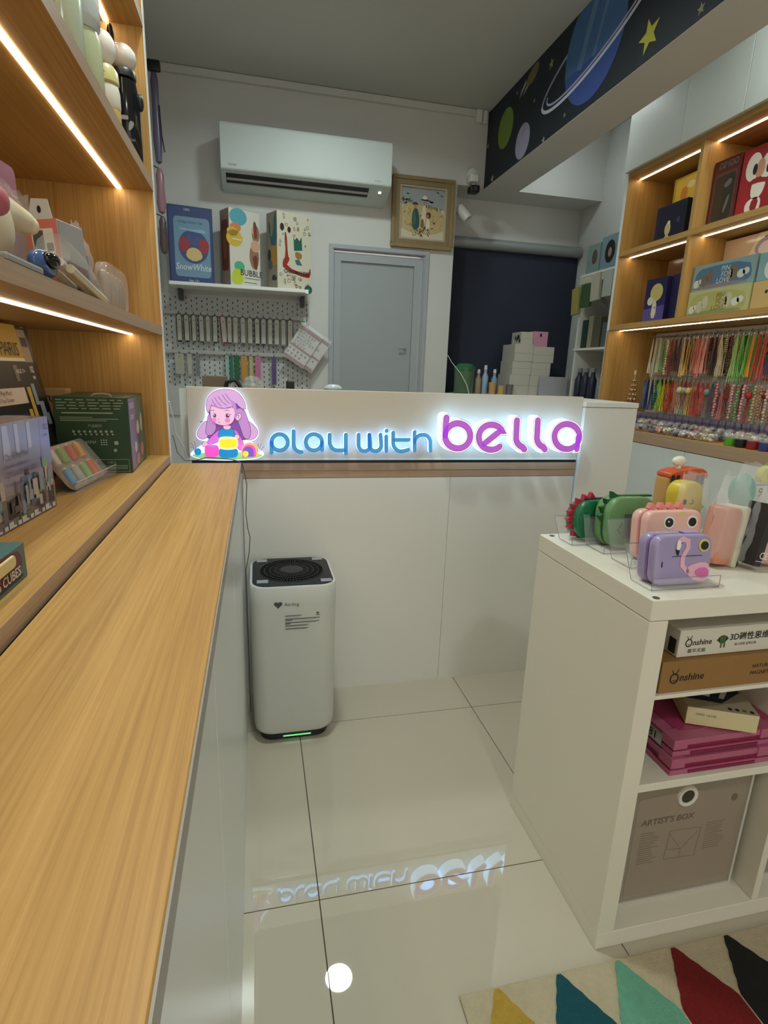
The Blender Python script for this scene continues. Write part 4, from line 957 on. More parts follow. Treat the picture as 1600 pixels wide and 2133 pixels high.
# pegboard
pb = thing('pegboard', 'white pegboard full of hanging straps in the lowest lit bay', 'pegboard', (2.315, 1.9, .86))
MB().box(2.312, 2.322, RY0+.05, RY1-.03, .86, 1.388).build('panel', mat('pegboard_white', (0.55, 0.50, 0.42), 0.5), pb)
b = MB()
for i in range(28):
    for j in range(4):
        y = 2.88-i*.035; z = 1.37-j*.032-(0 if i % 2 else .016); b.box(2.3112, 2.3122, y-.003, y+.003, z-.0065, z+.0065)
b.build('peg_holes', M_BLACK, pb)['kind'] = 'stuff'

# ------------------------------------------------------------------ boxes in the bays
def boxR(name, label, xf, yf, yn, z0, z1, dep, m, side=None, group='boxed figures in the lit bays', rz=0.0):
    t = thing(name, label, 'toy box', (xf, yf, z0), rz, group=group)
    MB().box(0, dep, yn-yf, 0, 0, z1-z0).build('carton', m, t, world=False, bevel=.0008, seg=1)
    return t, ((0, 0, 0), (0, -1, 0), (0, 0, 1)), yf-yn, z1-z0
def lit(x): return x
t, F, W_, H_ = boxR('figure_box', 'dark navy box with a small pale figure on its front, upper narrow bay', 2.08, 2.79, 2.575, 1.8115, 1.995, .12, flat(34, 40, 62))
art('printed_front', t, F, W_, H_, [(flat(24, 26, 48), [rrect(.12,.03,.99,.93,.05,3)]), (flat(206, 190, 140), [circ(.45,.36,.10,.17,16), smoothpoly([(.34,.02),(.38,.2),(.52,.2),(.56,.02)],1)]), (flat(235, 225, 200), [circ(.47,.52,.05,.05,12)]), (flat(70, 60, 110), [circ(.78,.52,.05,.08,12)])], world=False)
t, F, W_, H_ = boxR('figure_box', 'yellow toy box behind the navy box in the upper narrow bay', 2.20, 2.842, 2.66, 1.8115, 2.157, .09, flat(186, 158, 44))
art('printed_front', t, F, W_, H_, [(flat(214, 190, 70), [rrect(.1,.55,.95,.97,.05,3)]), (flat(200, 130, 40), [circ(.45,.75,.14,.1,14)]), (flat(225, 215, 170), [circ(.7,.85,.15,.05,12)])], world=False)
t, F, W_, H_ = boxR('figure_box', 'deep violet box with a cream round-headed figure, lower narrow bay', 2.075, 2.785, 2.625, 1.4205, 1.643, .10, flat(46, 40, 96))
art('printed_front', t, F, W_, H_, [(flat(92, 82, 150), [[(0,0),(1,0),(1,.38),(0,.32)]]), (flat(36, 36, 80), [[(0,.5),(1,.55),(1,1),(0,1)]]), (flat(206, 188, 120), [circ(.55,.68,.3,.2,18)]), (flat(220, 212, 190), [circ(.3,.5,.15,.1,12), smoothpoly([(.4,.1),(.42,.5),(.62,.5),(.64,.1)],1)]), (flat(30, 30, 60), [[(.5,.38),(.55,.3),(.62,.4),(.55,.34)]])], world=False)
t, F, W_, H_ = boxR('figure_box', 'dark violet box behind the cream figure box, lower narrow bay', 2.10, 2.622, 2.50, 1.4205, 1.650, .10, flat(32, 28, 72))
t, F, W_, H_ = boxR('figure_box', 'reddish clear-topped box at the back of the lower narrow bay', 2.22, 2.82, 2.64, 1.4205, 1.755, .08, flat(120, 84, 62, .2))
art('printed_front', t, F, W_, H_, [(flat(96, 70, 56, .15), [rrect(.05,.5,.95,.97,.04,3)]), (flat(160, 70, 44), [circ(.55,.66,.12,.06,12)])], world=False)
t, F, W_, H_ = boxR('figure_box', 'dark red box with a grey window in the wide upper bay', 2.07, 2.424, 2.275, 1.8115, 2.09, .14, flat(96, 34, 30)); t.location.y = 2.418
art('printed_front', t, F, W_, H_, [(flat(110, 74, 66, .2), [rrect(.10,.06,.93,.80,.08,5)]), (flat(66, 58, 50, .12), [rrect(.14,.09,.89,.76,.08,5)]), (flat(120, 112, 100, .12), [smoothpoly([(.45,.6),(.7,.7),(.8,.62),(.6,.55)],1), smoothpoly([(.55,.2),(.7,.45),(.78,.42),(.65,.18)],1)])], world=False)
b = MB(); b.text('DIMOO', F, .030, .242, .026, .0012, sx=.86, bold=.03); b.build('printed_name', flat(190, 178, 160), t, world=False)
b = MB(); b.text('DIMOO', F, .030, .242, .026, .0016, sx=.86); b.build('printed_name_fill', flat(50, 40, 36), t, world=False)
t, F, W_, H_ = boxR('figure_box', 'bright red box with a white and red doll figure, wide upper bay', 2.075, 2.262, 2.10, 1.8115, 2.085, .14, flat(150, 26, 32))
art('printed_front', t, F, W_, H_, [(flat(168, 34, 40), [[(0,0),(.35,0),(.35,1),(0,1)]]), (flat(236, 226, 214), [circ(.38,.72,.24,.2,20), circ(.80,.68,.2,.18,18), smoothpoly([(.4,.3),(.42,.55),(.85,.5),(.8,.3),(.6,.22)]), smoothpoly([(.42,.02),(.3,.1),(.3,.22),(.5,.28),(.8,.25),(.75,.0)])]), (flat(206, 150, 120), [smoothpoly([(.45,.55),(.5,.8),(.72,.8),(.75,.55)])]), (flat(150, 30, 30), [smoothpoly([(.24,.5),(.5,.56),(.9,.5),(.9,.44),(.5,.48),(.3,.44)],1), smoothpoly([(.45,.1),(.5,.26),(.72,.24),(.66,.06)],1)]), (flat(40, 26, 24), [circ(.44,.68,.07,.08,14), circ(.84,.64,.05,.07,14)])], world=False)
t, F, W_, H_ = boxR('figure_box', 'pink glossy box standing behind the red doll box', 2.22, 2.41, 2.05, 1.8115, 2.15, .06, flat(196, 140, 128, .15))
t, F, W_, H_ = boxR('figure_box', 'dark box at the frame edge beside the red doll box', 2.09, 2.095, 1.95, 1.8115, 2.06, .12, flat(44, 24, 24))
t, F, W_, H_ = boxR('figure_box', 'pale peach glossy box behind the blue pin box', 2.20, 2.420, 2.04, 1.4205, 1.772, .08, flat(206, 176, 150, .15))
art('printed_front', t, F, W_, H_, [(flat(226, 206, 176, .15), [[(.3,.6),(1,.55),(1,1),(.5,1)]]), (flat(160, 146, 164), [circ(.62,.82,.16,.12,18)]), (flat(222, 206, 206), [circ(.62,.80,.11,.09,16)])], world=False)
b = MB(); b.stroke([(.22, .330), (.24, .335), (.25, .328), (.27, .336), (.30, .334), (.33, .338)], .004, F, .0013, .0016); b.build('printed_script', flat(120, 70, 50), t, world=False)
def pin_box(label, xf, z0, z1, bg, bg2, band, ink, crit, yf):
    t, F, W_, H_ = boxR('pin_box', label, xf, yf, 2.07, z0, z1, .14, flat(*bg), group='long pin boxes')
    L_ = [(flat(*bg2), [smoothpoly([(.04,.12),(.06,.72),(.2,.9),(.9,.86),(.97,.3),(.9,.1)],1)]), (flat(*band), [smoothpoly([(.02,.04),(.02,.14),(.4,.2),(.9,.16),(.9,.05)],1)])]
    cl = flat(214, 212, 200); cd = flat(*crit)
    L_ += [(cl, [circ(.09,.28,.05,.16,14), circ(.15,.36,.03,.1,10), circ(.80,.40,.06,.16,14), circ(.87,.46,.05,.13,12)]), (cd, [circ(.22,.36,.055,.24,14), circ(.31,.52,.05,.26,14), circ(.62,.45,.05,.24,14), circ(.69,.5,.055,.28,14)])]
    art('printed_front', t, F, W_, H_, L_, world=False)
    b = MB(); b.text('PIN', F, .170, H_*.62, H_*.20, .0012, bold=.01, shear=.1); b.text('FOR', F, .172, H_*.40, H_*.20, .0012, bold=.01, shear=.1); b.text('LOVE', F, .150, H_*.18, H_*.20, .0012, bold=.01, shear=.1); b.build('printed_title', flat(*ink), t, world=False)
    return t
pin_box('long yellow-green pin box at the bottom of the wide bay', 2.045, 1.4205, 1.535, (188, 184, 128), (176, 172, 106), (140, 150, 96), (150, 128, 40), (196, 188, 162), 2.423)
pin_box('long sky-blue pin box on top of the yellow-green one', 2.05, 1.536, 1.648, (140, 164, 166), (84, 120, 146), (150, 124, 130), (196, 206, 206), (126, 104, 88), 2.423)
t, F, W_, H_ = boxR('figure_box', 'pale teal box with a white shape beside the blue pin box', 2.055, 2.062, 1.90, 1.536, 1.645, .12, flat(140, 172, 176))
art('printed_front', t, F, W_, H_, [(flat(220, 226, 220), [circ(.45,.4,.25,.4,16)]), (M_INK, [circ(.42,.7,.03,.05,10)])], world=False)
t, F, W_, H_ = boxR('figure_box', 'tan box with a dark eye print beside the yellow-green pin box', 2.05, 2.064, 1.90, 1.4205, 1.534, .12, flat(204, 172, 110))
art('printed_front', t, F, W_, H_, [(M_INK, [circ(.42,.6,.04,.07,10)]), (flat(120, 96, 60), [circ(.9,.4,.15,.25,12)])], world=False)

# ------------------------------------------------------------------ straps hanging on the pegboard
_strap = {}
def strap_parts(rgb, style, ln):
    key = (rgb, style, ln)
    if key in _strap: return _strap[key]
    rnd = random.Random(hash(key) % 1000 if False else sum(rgb)+int(ln*1000)+style*7)
    m = flat(*rgb, .6); out = []
    b = MB()
    if style == 0:      # bundle of plain cords
        for k in range(5):
            y = (k-2)*.0052; x = rnd.uniform(-.012, .012); w1 = rnd.uniform(-.006, .006)
            b.tube([(0, y*.2, 0), (x*.4, y*.7+w1*.3, -ln*.3), (x*.8, y+w1, -ln*.65), (x, y*1.25, -ln)], .0021, 5)
    elif style == 1:    # looped wavy cord
        for k in range(3):
            y = (k-1)*.009; w1 = rnd.uniform(.004, .010)
            b.tube([(0, y*.2, 0), (0, y+w1, -ln*.25), (0, y-w1, -ln*.55), (0, y+w1*.8, -ln*.8), (0, y-.002, -ln), (0, y-.010, -ln*.82), (0, y-.012, -ln*.4), (0, y*.3, -.01)], .0019, 5)
    elif style == 2:    # beads on a string
        n = int(ln/.0135)
        for k in range(n): b.ball((rnd.uniform(-.002, .002), rnd.uniform(-.003, .003), -.012-k*.0135), .0066+rnd.uniform(-.001, .0012), 8, 6)
        b.tube([(0, 0, 0), (0, 0, -ln)], .001, 4)
    elif style == 3:    # coiled cord
        pts = []
        for k in range(60): a = k*.9; pts.append((.006*math.cos(a), .011*math.sin(a), -.01-k*ln*.4/60))
        b.tube(pts, .0022, 5); b.tube([(0, .006, -ln*.4), (0, .008, -ln)], .002, 5); b.tube([(0, -.006, -ln*.4), (0, -.007, -ln)], .002, 5)
    elif style == 4:    # charm ball with cords
        b.ball((0, 0, -ln*.3), (.014, .017, .018), 12, 8)
        for k in range(3): b.tube([(0, (k-1)*.004, -ln*.35), (0, (k-1)*.012, -ln*.7), (0, (k-1)*.009, -ln)], .0019, 5)
    me1 = b.build('cord', m, None, smooth='all').data; bpy.data.objects.remove(bpy.data.objects[-1]) if False else None
    b = MB(); b.tube([(.0, 0, .0), (.0, .004, .006), (.0, 0, .012), (.0, -.004, .006)], .0012, 5, closed=True); b.box(-.002, .002, -.003, .003, -.008, .0)
    me2 = b.build('clasp', M_METAL).data
    for n_ in [o for o in COL.objects if o.data in (me1, me2) and o.parent is None]: bpy.data.objects.remove(n_)
    _strap[key] = (me1, me2); return _strap[key]
def strap(x, y, z, rgb, style, ln, label, group):
    t = thing('phone_strap', label, 'phone strap', (x, y, z), random.uniform(-.15, .15), group=group)
    for n_, me in zip(('cord', 'clasp'), strap_parts(rgb, style, ln)):
        o = bpy.data.objects.new(n_, me); COL.objects.link(o); o.parent = t
    return t
row1 = [((196,192,172),0,'chalk white'),((196,192,172),0,'off-white'),((170,190,150),0,'pale green'),((96,150,84),0,'leaf green'),((206,186,140),2,'cream beaded'),((140,30,44),0,'crimson'),((84,24,40),0,'maroon'),((54,24,48),0,'dark plum'),((206,182,128),0,'cream'),((196,158,62),0,'mustard'),((170,120,60),0,'tan'),((206,112,112),0,'rose pink'),((214,128,124),0,'salmon pink'),((206,140,130),0,'dusty pink'),((40,36,32),3,'black coiled'),((30,28,26),0,'black'),((206,194,160),1,'ivory looped'),((190,172,130),3,'beige coiled'),((92,60,40),2,'brown beaded'),((150,190,110),0,'light lime'),((110,190,84),0,'lime green'),((96,170,70),0,'grass green'),((206,140,40),0,'amber'),((190,70,40),0,'rust orange'),((206,84,92),0,'coral'),((36,50,96),4,'navy charm'),((36,36,34),2,'black beaded'),((206,196,180),1,'white looped'),((180,60,60),0,'brick red')]
row2 = [((84,116,160),1,'steel blue looped'),((18,40,84),0,'navy'),((20,60,96),0,'deep blue'),((20,110,60),2,'green beaded'),((170,206,50),1,'lime looped'),((206,186,40),0,'yellow'),((214,120,40),1,'orange looped'),((190,40,50),0,'red'),((206,120,120),1,'pink looped'),((206,200,160),4,'ivory charm'),((150,160,150),4,'grey charm'),((214,190,96),4,'yellow charm'),((206,110,60),0,'orange'),((196,44,50),0,'scarlet'),((206,80,90),1,'coral looped'),((120,140,140),4,'grey-blue charm'),((80,96,110),0,'slate'),((206,150,150),2,'pink beaded'),((196,110,110),0,'rose'),((150,60,40),3,'copper coiled'),((206,170,150),2,'peach beaded'),((120,170,110),2,'pale green beaded'),((214,170,170),2,'blush beaded'),((170,40,50),4,'red charm'),((196,170,120),2,'gold beaded'),((170,140,90),2,'bronze beaded'),((206,196,180),2,'pearl beaded'),((150,110,80),2,'brown beaded')]
for k, (c, st, nm) in enumerate(row1):
    y = 2.838-k*.0305
    ln = .185+.02*math.sin(k*1.7)+(.02 if k > 15 else 0)
    strap(2.285, y, 1.348, c, st, round(ln*.95, 3), nm+' phone strap in the upper row, hung close to the board', 'upper row of phone straps')
    strap(2.205, y-.006, 1.345, c, st, round(ln, 3), nm+' phone strap in the upper row, hung on the hook tip', 'upper row of phone straps')
for k, (c, st, nm) in enumerate(row2):
    y = 2.835-k*.031
    strap(2.28, y, 1.135-.0006*k, c, st, .16, nm+' phone strap in the lower row, hung close to the board', 'lower row of phone straps')
    strap(2.19, y-.005, 1.132-.0006*k, c, st, .175, nm+' phone strap in the lower row, hung on the hook tip', 'lower row of phone straps')
b = MB()
for rw, z in ((29, 1.3585), (28, 1.1465)):
    for k in range(rw):
        y = (2.838-k*.0305) if z > 1.2 else (2.835-k*.031)
        b.tube([(2.312, y, z), (2.19, y-.006, z), (2.182, y-.006, z+.006)], .0014, 5)
b.build('hooks', M_METAL, pb)['kind'] = 'stuff'
# bead boxes and pouches on the deck
M_LIL = mat('lilac_clear_plastic', s2l(146, 136, 156), 0.12, noise=.05, spec=.6); M_LILD = mat('lilac_bead_fill', s2l(116, 104, 122), 0.4, noise=.4, nscale=160)
bx_me = None
ORD = ('first','second','third','fourth','fifth','sixth','seventh','eighth','ninth','tenth','eleventh','twelfth','thirteenth','fourteenth','fifteenth','sixteenth','seventeenth','eighteenth','nineteenth','twentieth')
for r_, (x, z) in enumerate(((2.26, .8535), (2.185, .8535))):
    hgt = .085 if r_ == 0 else .048
    for k in range(20):
        y = 2.905-k*.048
        t = thing('bead_box', 'clear lilac bead box in the %s row, %s from the bay end' % ('tall back' if r_ == 0 else 'low second', ORD[k]), 'bead box', (x, y, z), random.uniform(-.05, .05), group='lilac bead boxes')
        if not bx_me or bx_me[0] != r_:
            o1 = MB().box(-.03, .03, -.0215, .0215, 0, hgt*.72).build('tray', M_LILD, t, world=False, bevel=.002)
            o2 = MB().box(-.031, .031, -.0225, .0225, hgt*.72, hgt).build('lid', M_LIL, t, world=False, bevel=.003, smooth=True)
            bx_me = (r_, o1.data, o2.data)
        else:
            for n_, me in (('tray', bx_me[1]), ('lid', bx_me[2])): o = bpy.data.objects.new(n_, me); COL.objects.link(o); o.parent = t
cols = [(214,196,180),(206,150,140),(196,180,140),(120,116,110),(206,198,160),(214,206,180),(150,140,150),(110,96,110),(190,170,150),(96,84,80),(206,190,200),(160,130,110),(120,110,120),(206,180,170)]
for r_, x in ((0, 2.03), (1, 2.105)):
    for k in range(16):
        y = 2.72-k*.055-(.02 if r_ else 0)
        if r_ == 0 and y < 2.08: continue
        rnd = random.Random(r_*50+k); c = cols[(k*3+r_*5) % len(cols)]
        t = thing('bead_pouch', '%s bead pouch %s on the deck, %s from the bay end' % (('pink' if c[0]-c[2] > 50 else 'dark' if sum(c) < 340 else 'pale'), 'at the front edge' if r_ == 0 else 'in the second row', ORD[k]), 'bead pouch', (x, y, .8535), group='bead pouches')
        b = MB(); hh = .026 if r_ == 0 else .045
        for q in range(26):
            b.m = q % 3; b.ball((rnd.uniform(-.024, .024), rnd.uniform(-.023, .023), .006+rnd.uniform(0, 1)**.7*hh), rnd.uniform(.0045, .008), 7, 5)
        b.build('beads', [flat(*c, .3), flat(*[min(255, int(v*1.12)) for v in c], .25), flat(*[int(v*.6) for v in c], .3)], t, world=False, smooth='all')['kind'] = 'stuff'
        MB().ball((0, 0, hh*.62+.004), (.030, .0255, hh*.62+.004), 10, 6).build('film', M_CLEARF, t, world=False, smooth='all')
for nm, y, c in (('green', 2.0, (96, 170, 50)), ('black', 1.945, (34, 34, 36)), ('red', 1.885, (150, 40, 52)), ('blue', 1.825, (60, 70, 130)), ('dark red', 1.77, (120, 30, 40))):
    t = thing('bead_tub', 'small %s bead tub with a clear cover at the deck edge' % nm, 'tub', (2.02, y, .8535), group='coloured bead tubs')
    MB().lathe([(0, 0), (.022, 0), (.024, .004), (.024, .034), (0, .034)], (0, 0, 0), 18).build('tub', flat(*c, .35), t, world=False, smooth=True)
    MB().lathe([(.0245, .034), (.0255, .036), (.0255, .050), (.022, .054), (0, .054)], (0, 0, 0), 18).build('cover', M_CLEAR, t, world=False, smooth=True)
t = thing('bead_tree', 'little tree of stacked gold beads at the end of the oak deck', 'ornament', (2.045, 2.735, .8535))
M_GB = mat('gold_bead', (0.45, 0.28, 0.16), 0.25, metal=.7)
MB().lathe([(0, 0), (.035, 0), (.035, .006), (.006, .010), (.004, .29), (0, .30)], (0, 0, 0), 16).build('stand', M_GB, t, world=False, smooth=True)
for k in range(9):
    z = .06+k*.025; r = .028*(1-k/11)
    for j in range(5):
        a = j*1.2566+k*.6; MB().ball((r*math.cos(a), r*math.sin(a), z), .014*(1-k/16), 10, 7).build('bead', M_GB, t, world=False, smooth='all')
MB().ball((0, 0, .305), (.008, .004, .014), 8, 6).build('top_star', flat(200, 186, 170), t, world=False, smooth=True)

# ------------------------------------------------------------------ alcove rack beyond the cabinet
rk = thing('alcove_rack', 'narrow wall rack with two shelves in the dim alcove', 'rack', (2.25, 3.3, 0))
MB().box(2.14, XRW-.004, 3.0, 3.56, 1.302, 1.316).build('shelf', M_WHITE, rk); MB().box(2.14, XRW-.004, 3.0, 3.56, 1.772, 1.786).build('shelf', M_WHITE, rk)
MB().box(2.15, XRW-.004, 3.535, 3.555, 0, 1.772).build('upright', M_WHITE, rk)
def alc(name, label, y1, y0, z0, z1, dep, c, x=2.12, cat='toy box', rot=0.0):
    t = thing(name, label, cat, (x, y1, z0), group='goods on the alcove rack')
    MB().box(0, dep, y0-y1, 0, 0, z1-z0).build('carton', flat(*c), t, world=False, bevel=.001)
    t.rotation_euler = (rot, 0, 0)
    return t, ((0, 0, 0), (0, -1, 0), (0, 0, 1)), y1-y0, z1-z0
t, F, W_, H_ = alc('toy_box', 'pale teal box at the blind end of the alcove rack top shelf', 3.545, 3.40, 1.7865, 1.965, .12, (120, 140, 136), 2.16)
art('printed_front', t, F, W_, H_, [(flat(84, 74, 66), [circ(.6,.55,.2,.25,16)])], world=False)
t, F, W_, H_ = alc('toy_box', 'blue-grey box with a dark oval portrait on the alcove rack', 3.39, 3.20, 1.7865, 1.985, .12, (112, 136, 146), 2.16)
art('printed_front', t, F, W_, H_, [(flat(34, 28, 28), [circ(.5,.52,.27,.34,20)]), (flat(150, 120, 110), [circ(.5,.5,.1,.14,12)])], world=False)
t, F, W_, H_ = alc('toy_box', 'teal striped box nearest the cabinet on the alcove rack', 3.19, 3.02, 1.7865, 2.0, .12, (96, 130, 132), 2.16)
art('printed_front', t, F, W_, H_, [(flat(150, 170, 168), [rrect(.1,.55,.9,.62,.02,2), rrect(.1,.35,.9,.42,.02,2)])], world=False)
alc('price_rail', 'white price rail under the alcove rack top shelf', 3.55, 3.28, 1.722, 1.765, .012, (190, 186, 170), 2.126, 'price rail')
alc('craft_booklet', 'yellow craft booklet hanging nearest the navy blind', 3.60, 3.525, 1.535, 1.705, .02, (160, 150, 84), 2.118, 'booklet', rot=-.10)
alc('craft_booklet', 'green craft booklet hanging beside the yellow one', 3.505, 3.395, 1.575, 1.712, .02, (66, 88, 58), 2.118, 'booklet')
alc('craft_booklet', 'long white speckled packet hanging below the price rail', 3.375, 3.285, 1.60, 1.765, .02, (180, 174, 156), 2.110, 'packet', rot=-.06)
alc('craft_booklet', 'white packet hanging next to the cabinet edge in the alcove', 3.265, 3.17, 1.615, 1.77, .02, (170, 172, 164), 2.118, 'packet')
for k, (y1, y0, z1, c, nm) in enumerate(((3.52, 3.46, 1.50, (30, 60, 48), 'dark green'), (3.45, 3.40, 1.52, (150, 144, 120), 'beige'), (3.39, 3.31, 1.51, (92, 88, 70), 'olive'), (3.29, 3.2, 1.47, (84, 96, 100), 'slate'), (3.18, 3.06, 1.53, (70, 84, 92), 'blue-grey'))):
    alc('craft_kit', nm+' craft kit standing on the lower alcove shelf', y1, y0, 1.3165, z1, .06, c, 2.17, 'craft kit')
alc('toy_box', 'purple box low on the alcove rack behind the end cabinet', 3.20, 3.05, .96, 1.155, .10, (120, 100, 150), 2.14)
for k, y in enumerate((3.50, 3.42, 3.34)):
    t = thing('water_bottle', 'dark tall bottle, number %s from the blind on the low alcove shelf' % ('one', 'two', 'three')[k], 'bottle', (2.18, y, .96), group='dark bottles in the alcove')
    MB().lathe([(0, 0), (.026, 0), (.028, .005), (.028, .15), (.014, .18), (.014, .20), (0, .20)], (0, 0, 0), 16).build('bottle_body', flat(44, 46, 66, .3), t, world=False, smooth=True)
    MB().lathe([(0, .2002), (.016, .2002), (.016, .225), (0, .227)], (0, 0, 0), 14).build('bottle_cap', flat(130, 132, 140, .3), t, world=False, smooth=True)
MB().box(2.13, XRW-.004, 3.0, 3.535, .944, .958).build('shelf', M_WHITE, rk)
# ------------------------------------------------------------------ space border artwork on the beam
F = FNX((1.4934, YB, ZB)); H1 = lambda pts: pts
def ell(cx, cy, a, b_, tilt, n, t0, t1):
    ct, st = math.cos(tilt), math.sin(tilt); out = []
    for i in range(n+1):
        t = math.radians(t0+(t1-t0)*i/n); x, y = a*math.cos(t), b_*math.sin(t); out.append((cx+x*ct-y*st, cy+x*st+y*ct))
    return out
def clipz(pts): return [(x, min(max(y, .002), ZC-ZB-.004)) for x, y in pts]
def mural_piece(name, m, polys, n, strokes=()):
    b = MB()
    for p in polys: b.poly(clipz(p), F, n, n+.0002)
    for p, wd in strokes: b.stroke(p, wd, F, n, n+.0002)
    return b.build(name, m, mural)
mural_piece('green_planet', flat(118, 146, 60, .7), [circ(.29, .25, .105, .105, 28)], .0002)
mural_piece('lilac_planet', flat(160, 154, 178, .7, noise=.15), [circ(.543, .095, .088, .088, 28)], .0002)
mural_piece('ring_back', flat(150, 160, 190, .7), [], .0002, [(ell(1.2, .262, .455, .105, .20, 30, 0, 180), .014)])
mural_piece('blue_planet', flat(70, 108, 160, .7, noise=.1), [circ(1.2, .262, .235, .232, 40)], .0005)
mural_piece('planet_shade', flat(60, 84, 156, .7), [ell(1.2, .262, .235, .232, 0, 24, 195, 345)], .0008)
mural_piece('planet_band', flat(98, 130, 170, .7), [[(1.075, .20), (1.115, .19), (1.22, .43), (1.17, .43)]], .0010)
mural_piece('planet_band', flat(98, 130, 170, .7), [[(1.20, .20), (1.22, .20), (1.32, .42), (1.29, .43)]], .0010)
mural_piece('ring_front', flat(206, 206, 222, .7), [], .0012, [(ell(1.2, .262, .455, .105, .20, 36, 180, 360), .016)])
mural_piece('ring_inner', flat(170, 180, 206, .7), [], .0014, [(ell(1.2, .262, .405, .085, .20, 36, 170, 370), .010)])
def starp(cx, cy, r, rot=0.0, k=.42): return [(cx+(r if i % 2 == 0 else r*k)*math.cos(rot+math.pi/2+i*math.pi/5), cy+(r if i % 2 == 0 else r*k)*math.sin(rot+math.pi/2+i*math.pi/5)) for i in range(10)]
mural_piece('yellow_star', flat(196, 190, 70, .7), [starp(1.60, .088, .062, .25)], .0003)
for cx, cy, r in ((.812, .348, .028), (.652, .25, .012), (.80, .012, .02), (.14, .022, .03), (1.872, .033, .02), (.028, .245, .018), (1.9, .25, .03), (.42, .38, .012), (1.0, .05, .012)):
    mural_piece('small_star', flat(150, 148, 120, .7), [starp(cx, cy, r, .1)], .0003)
mural_piece('brown_rocket', flat(120, 104, 74, .7), [smoothpoly([(.52, .36), (.56, .42), (.66, .436), (.68, .40), (.62, .35)], 1)], .0003)
mural_piece('rocket_fin', flat(170, 166, 176, .7), [[(.455, .335), (.48, .37), (.53, .40), (.53, .375)], [(.50, .33), (.53, .36), (.57, .36)]], .0005)
mural_piece('orange_planet', flat(180, 110, 60, .7), [circ(2.15, .22, .13, .13, 30)], .0003)

# ------------------------------------------------------------------ shelf on the back wall with boxed toys
ws = thing('wall_shelf', 'white wall shelf carrying four tall toy boxes', 'shelf', (-.07, 3.68, 1.56))
MB().box(-.478, .318, 3.555, YB, 1.562, 1.582).build('board', M_WHITE, ws, bevel=.001)
MB().box(-.478, .318, 3.5525, 3.555, 1.5645, 1.5795).build('price_rail', M_WPLAST, ws)
MB().box(.300, .3185, 3.550, 3.556, 1.559, 1.5815).build('end_clip', flat(235, 238, 236), ws)
for x in (-.45, .285): 
    b = MB(); b.box(x, x+.022, 3.70, YB, 1.50, 1.561); b.build('bracket', M_DGREY, ws, bevel=.002)
def wbox(label, x, y, rz, W_, D_, H_, rgb, side):
    t = thing('tall_toy_box', label, 'toy box', (x, y, 1.5825), rz, group='tall toy boxes on the wall shelf')
    MB().box(0, W_, 0, D_, 0, H_).build('carton', flat(*rgb), t, world=False, bevel=.001, seg=1)
    MB().box(-.0004, 0, .002, D_-.002, .002, H_-.002).build('side_print', flat(*side), t, world=False)
    return t, ((0, 0, 0), (1, 0, 0), (0, 0, 1)), W_, H_
t, F, W_, H_ = wbox('tall blue toy box with a pale blue front at the shelf end', -.470, 3.585, .16, .243, .10, .408, (38, 54, 98), (28, 42, 80))
art('printed_front', t, F, W_, H_, [(flat(48, 66, 112), [rrect(.03,.02,.97,.98,.02,3)]), (flat(108, 140, 164), [rrect(.12,.08,.93,.86,.07,4)]), (flat(56, 74, 118), [circ(.55,.48,.34,.22,26)]), (flat(130, 168, 196), [smoothpoly([(.2,.7),(.3,.72),(.5,.7),(.8,.72),(.85,.66),(.5,.68)],1)]), (flat(70, 78, 128), [smoothpoly([(.32,.66),(.36,.58),(.46,.64),(.55,.56),(.64,.64),(.74,.58),(.76,.66),(.72,.5),(.38,.5)],0)]), (flat(150, 46, 58), [circ(.34,.50,.12,.10,18), circ(.78,.50,.12,.10,18)]), (flat(206, 178, 120), [smoothpoly([(.36,.34),(.4,.44),(.55,.48),(.7,.44),(.76,.34),(.56,.28)],1)])], world=False)
b = MB(); b.text('SnowWhite', F, .030, .070, .036, .0016, sx=.82, shear=.2, bold=.01); b.build('printed_title', flat(196, 206, 214), t, world=False)
b = MB(); b.text('A Magic Mirror Tale', F, .052, .318, .013, .0016, sx=.9, shear=.2); b.build('printed_tagline', flat(50, 90, 130), t, world=False)
b = MB(); b.text('100%', F, .085, .382, .012, .0016); b.build('printed_scale', flat(200, 206, 216), t, world=False); b = MB(); b.text('Age 15+', F, .10, .008, .012, .0016); b.build('printed_age', flat(200, 206, 216), t, world=False)
t, F, W_, H_ = wbox('tall white toy box with large coloured bubbles on its front', -.135, 3.565, .50, .196, .115, .415, (206, 204, 192), (150, 132, 118))
art('printed_front', t, F, W_, H_, [(flat(84, 160, 176), [circ(.30,.90,.28,.11,24)]), (flat(206, 126, 72), [circ(.20,.76,.18,.06,18)]), (flat(206, 172, 64), [circ(.16,.62,.26,.11,22), circ(.1,.70,.18,.06,16)]), (flat(150, 110, 90), [circ(.86,.72,.13,.12,18), circ(.80,.42,.16,.17,18)]), (flat(206, 160, 130), [circ(.84,.56,.15,.08,18), circ(.82,.76,.1,.05,14)]), (flat(110, 66, 50), [smoothpoly([(.72,.42),(.8,.26),(.9,.24),(.92,.45)],1), smoothpoly([(.78,.9),(.9,.86),(.92,.66),(.8,.66)],1)]), (flat(80, 170, 130), [circ(.30,.26,.17,.07,18)]), (flat(190, 200, 60), [smoothpoly([(.02,.02),(.06,.2),(.3,.24),(.42,.14),(.4,.02)])])], world=False)
b = MB(); b.text('BUBBLE', F, .062, .062, .034, .0016, sx=.92); b.box(.09, .19, -.0018, -.0014, .048, .050); b.box(.09, .17, -.0018, -.0014, .024, .026); b.build('printed_title', M_INK, t, world=False)
MB().box(.018, .075, -.0020, -.0016, .250, .254).build('painted_glare', flat(240, 240, 230), t, world=False)  # pale strip paints a glare onto the box front
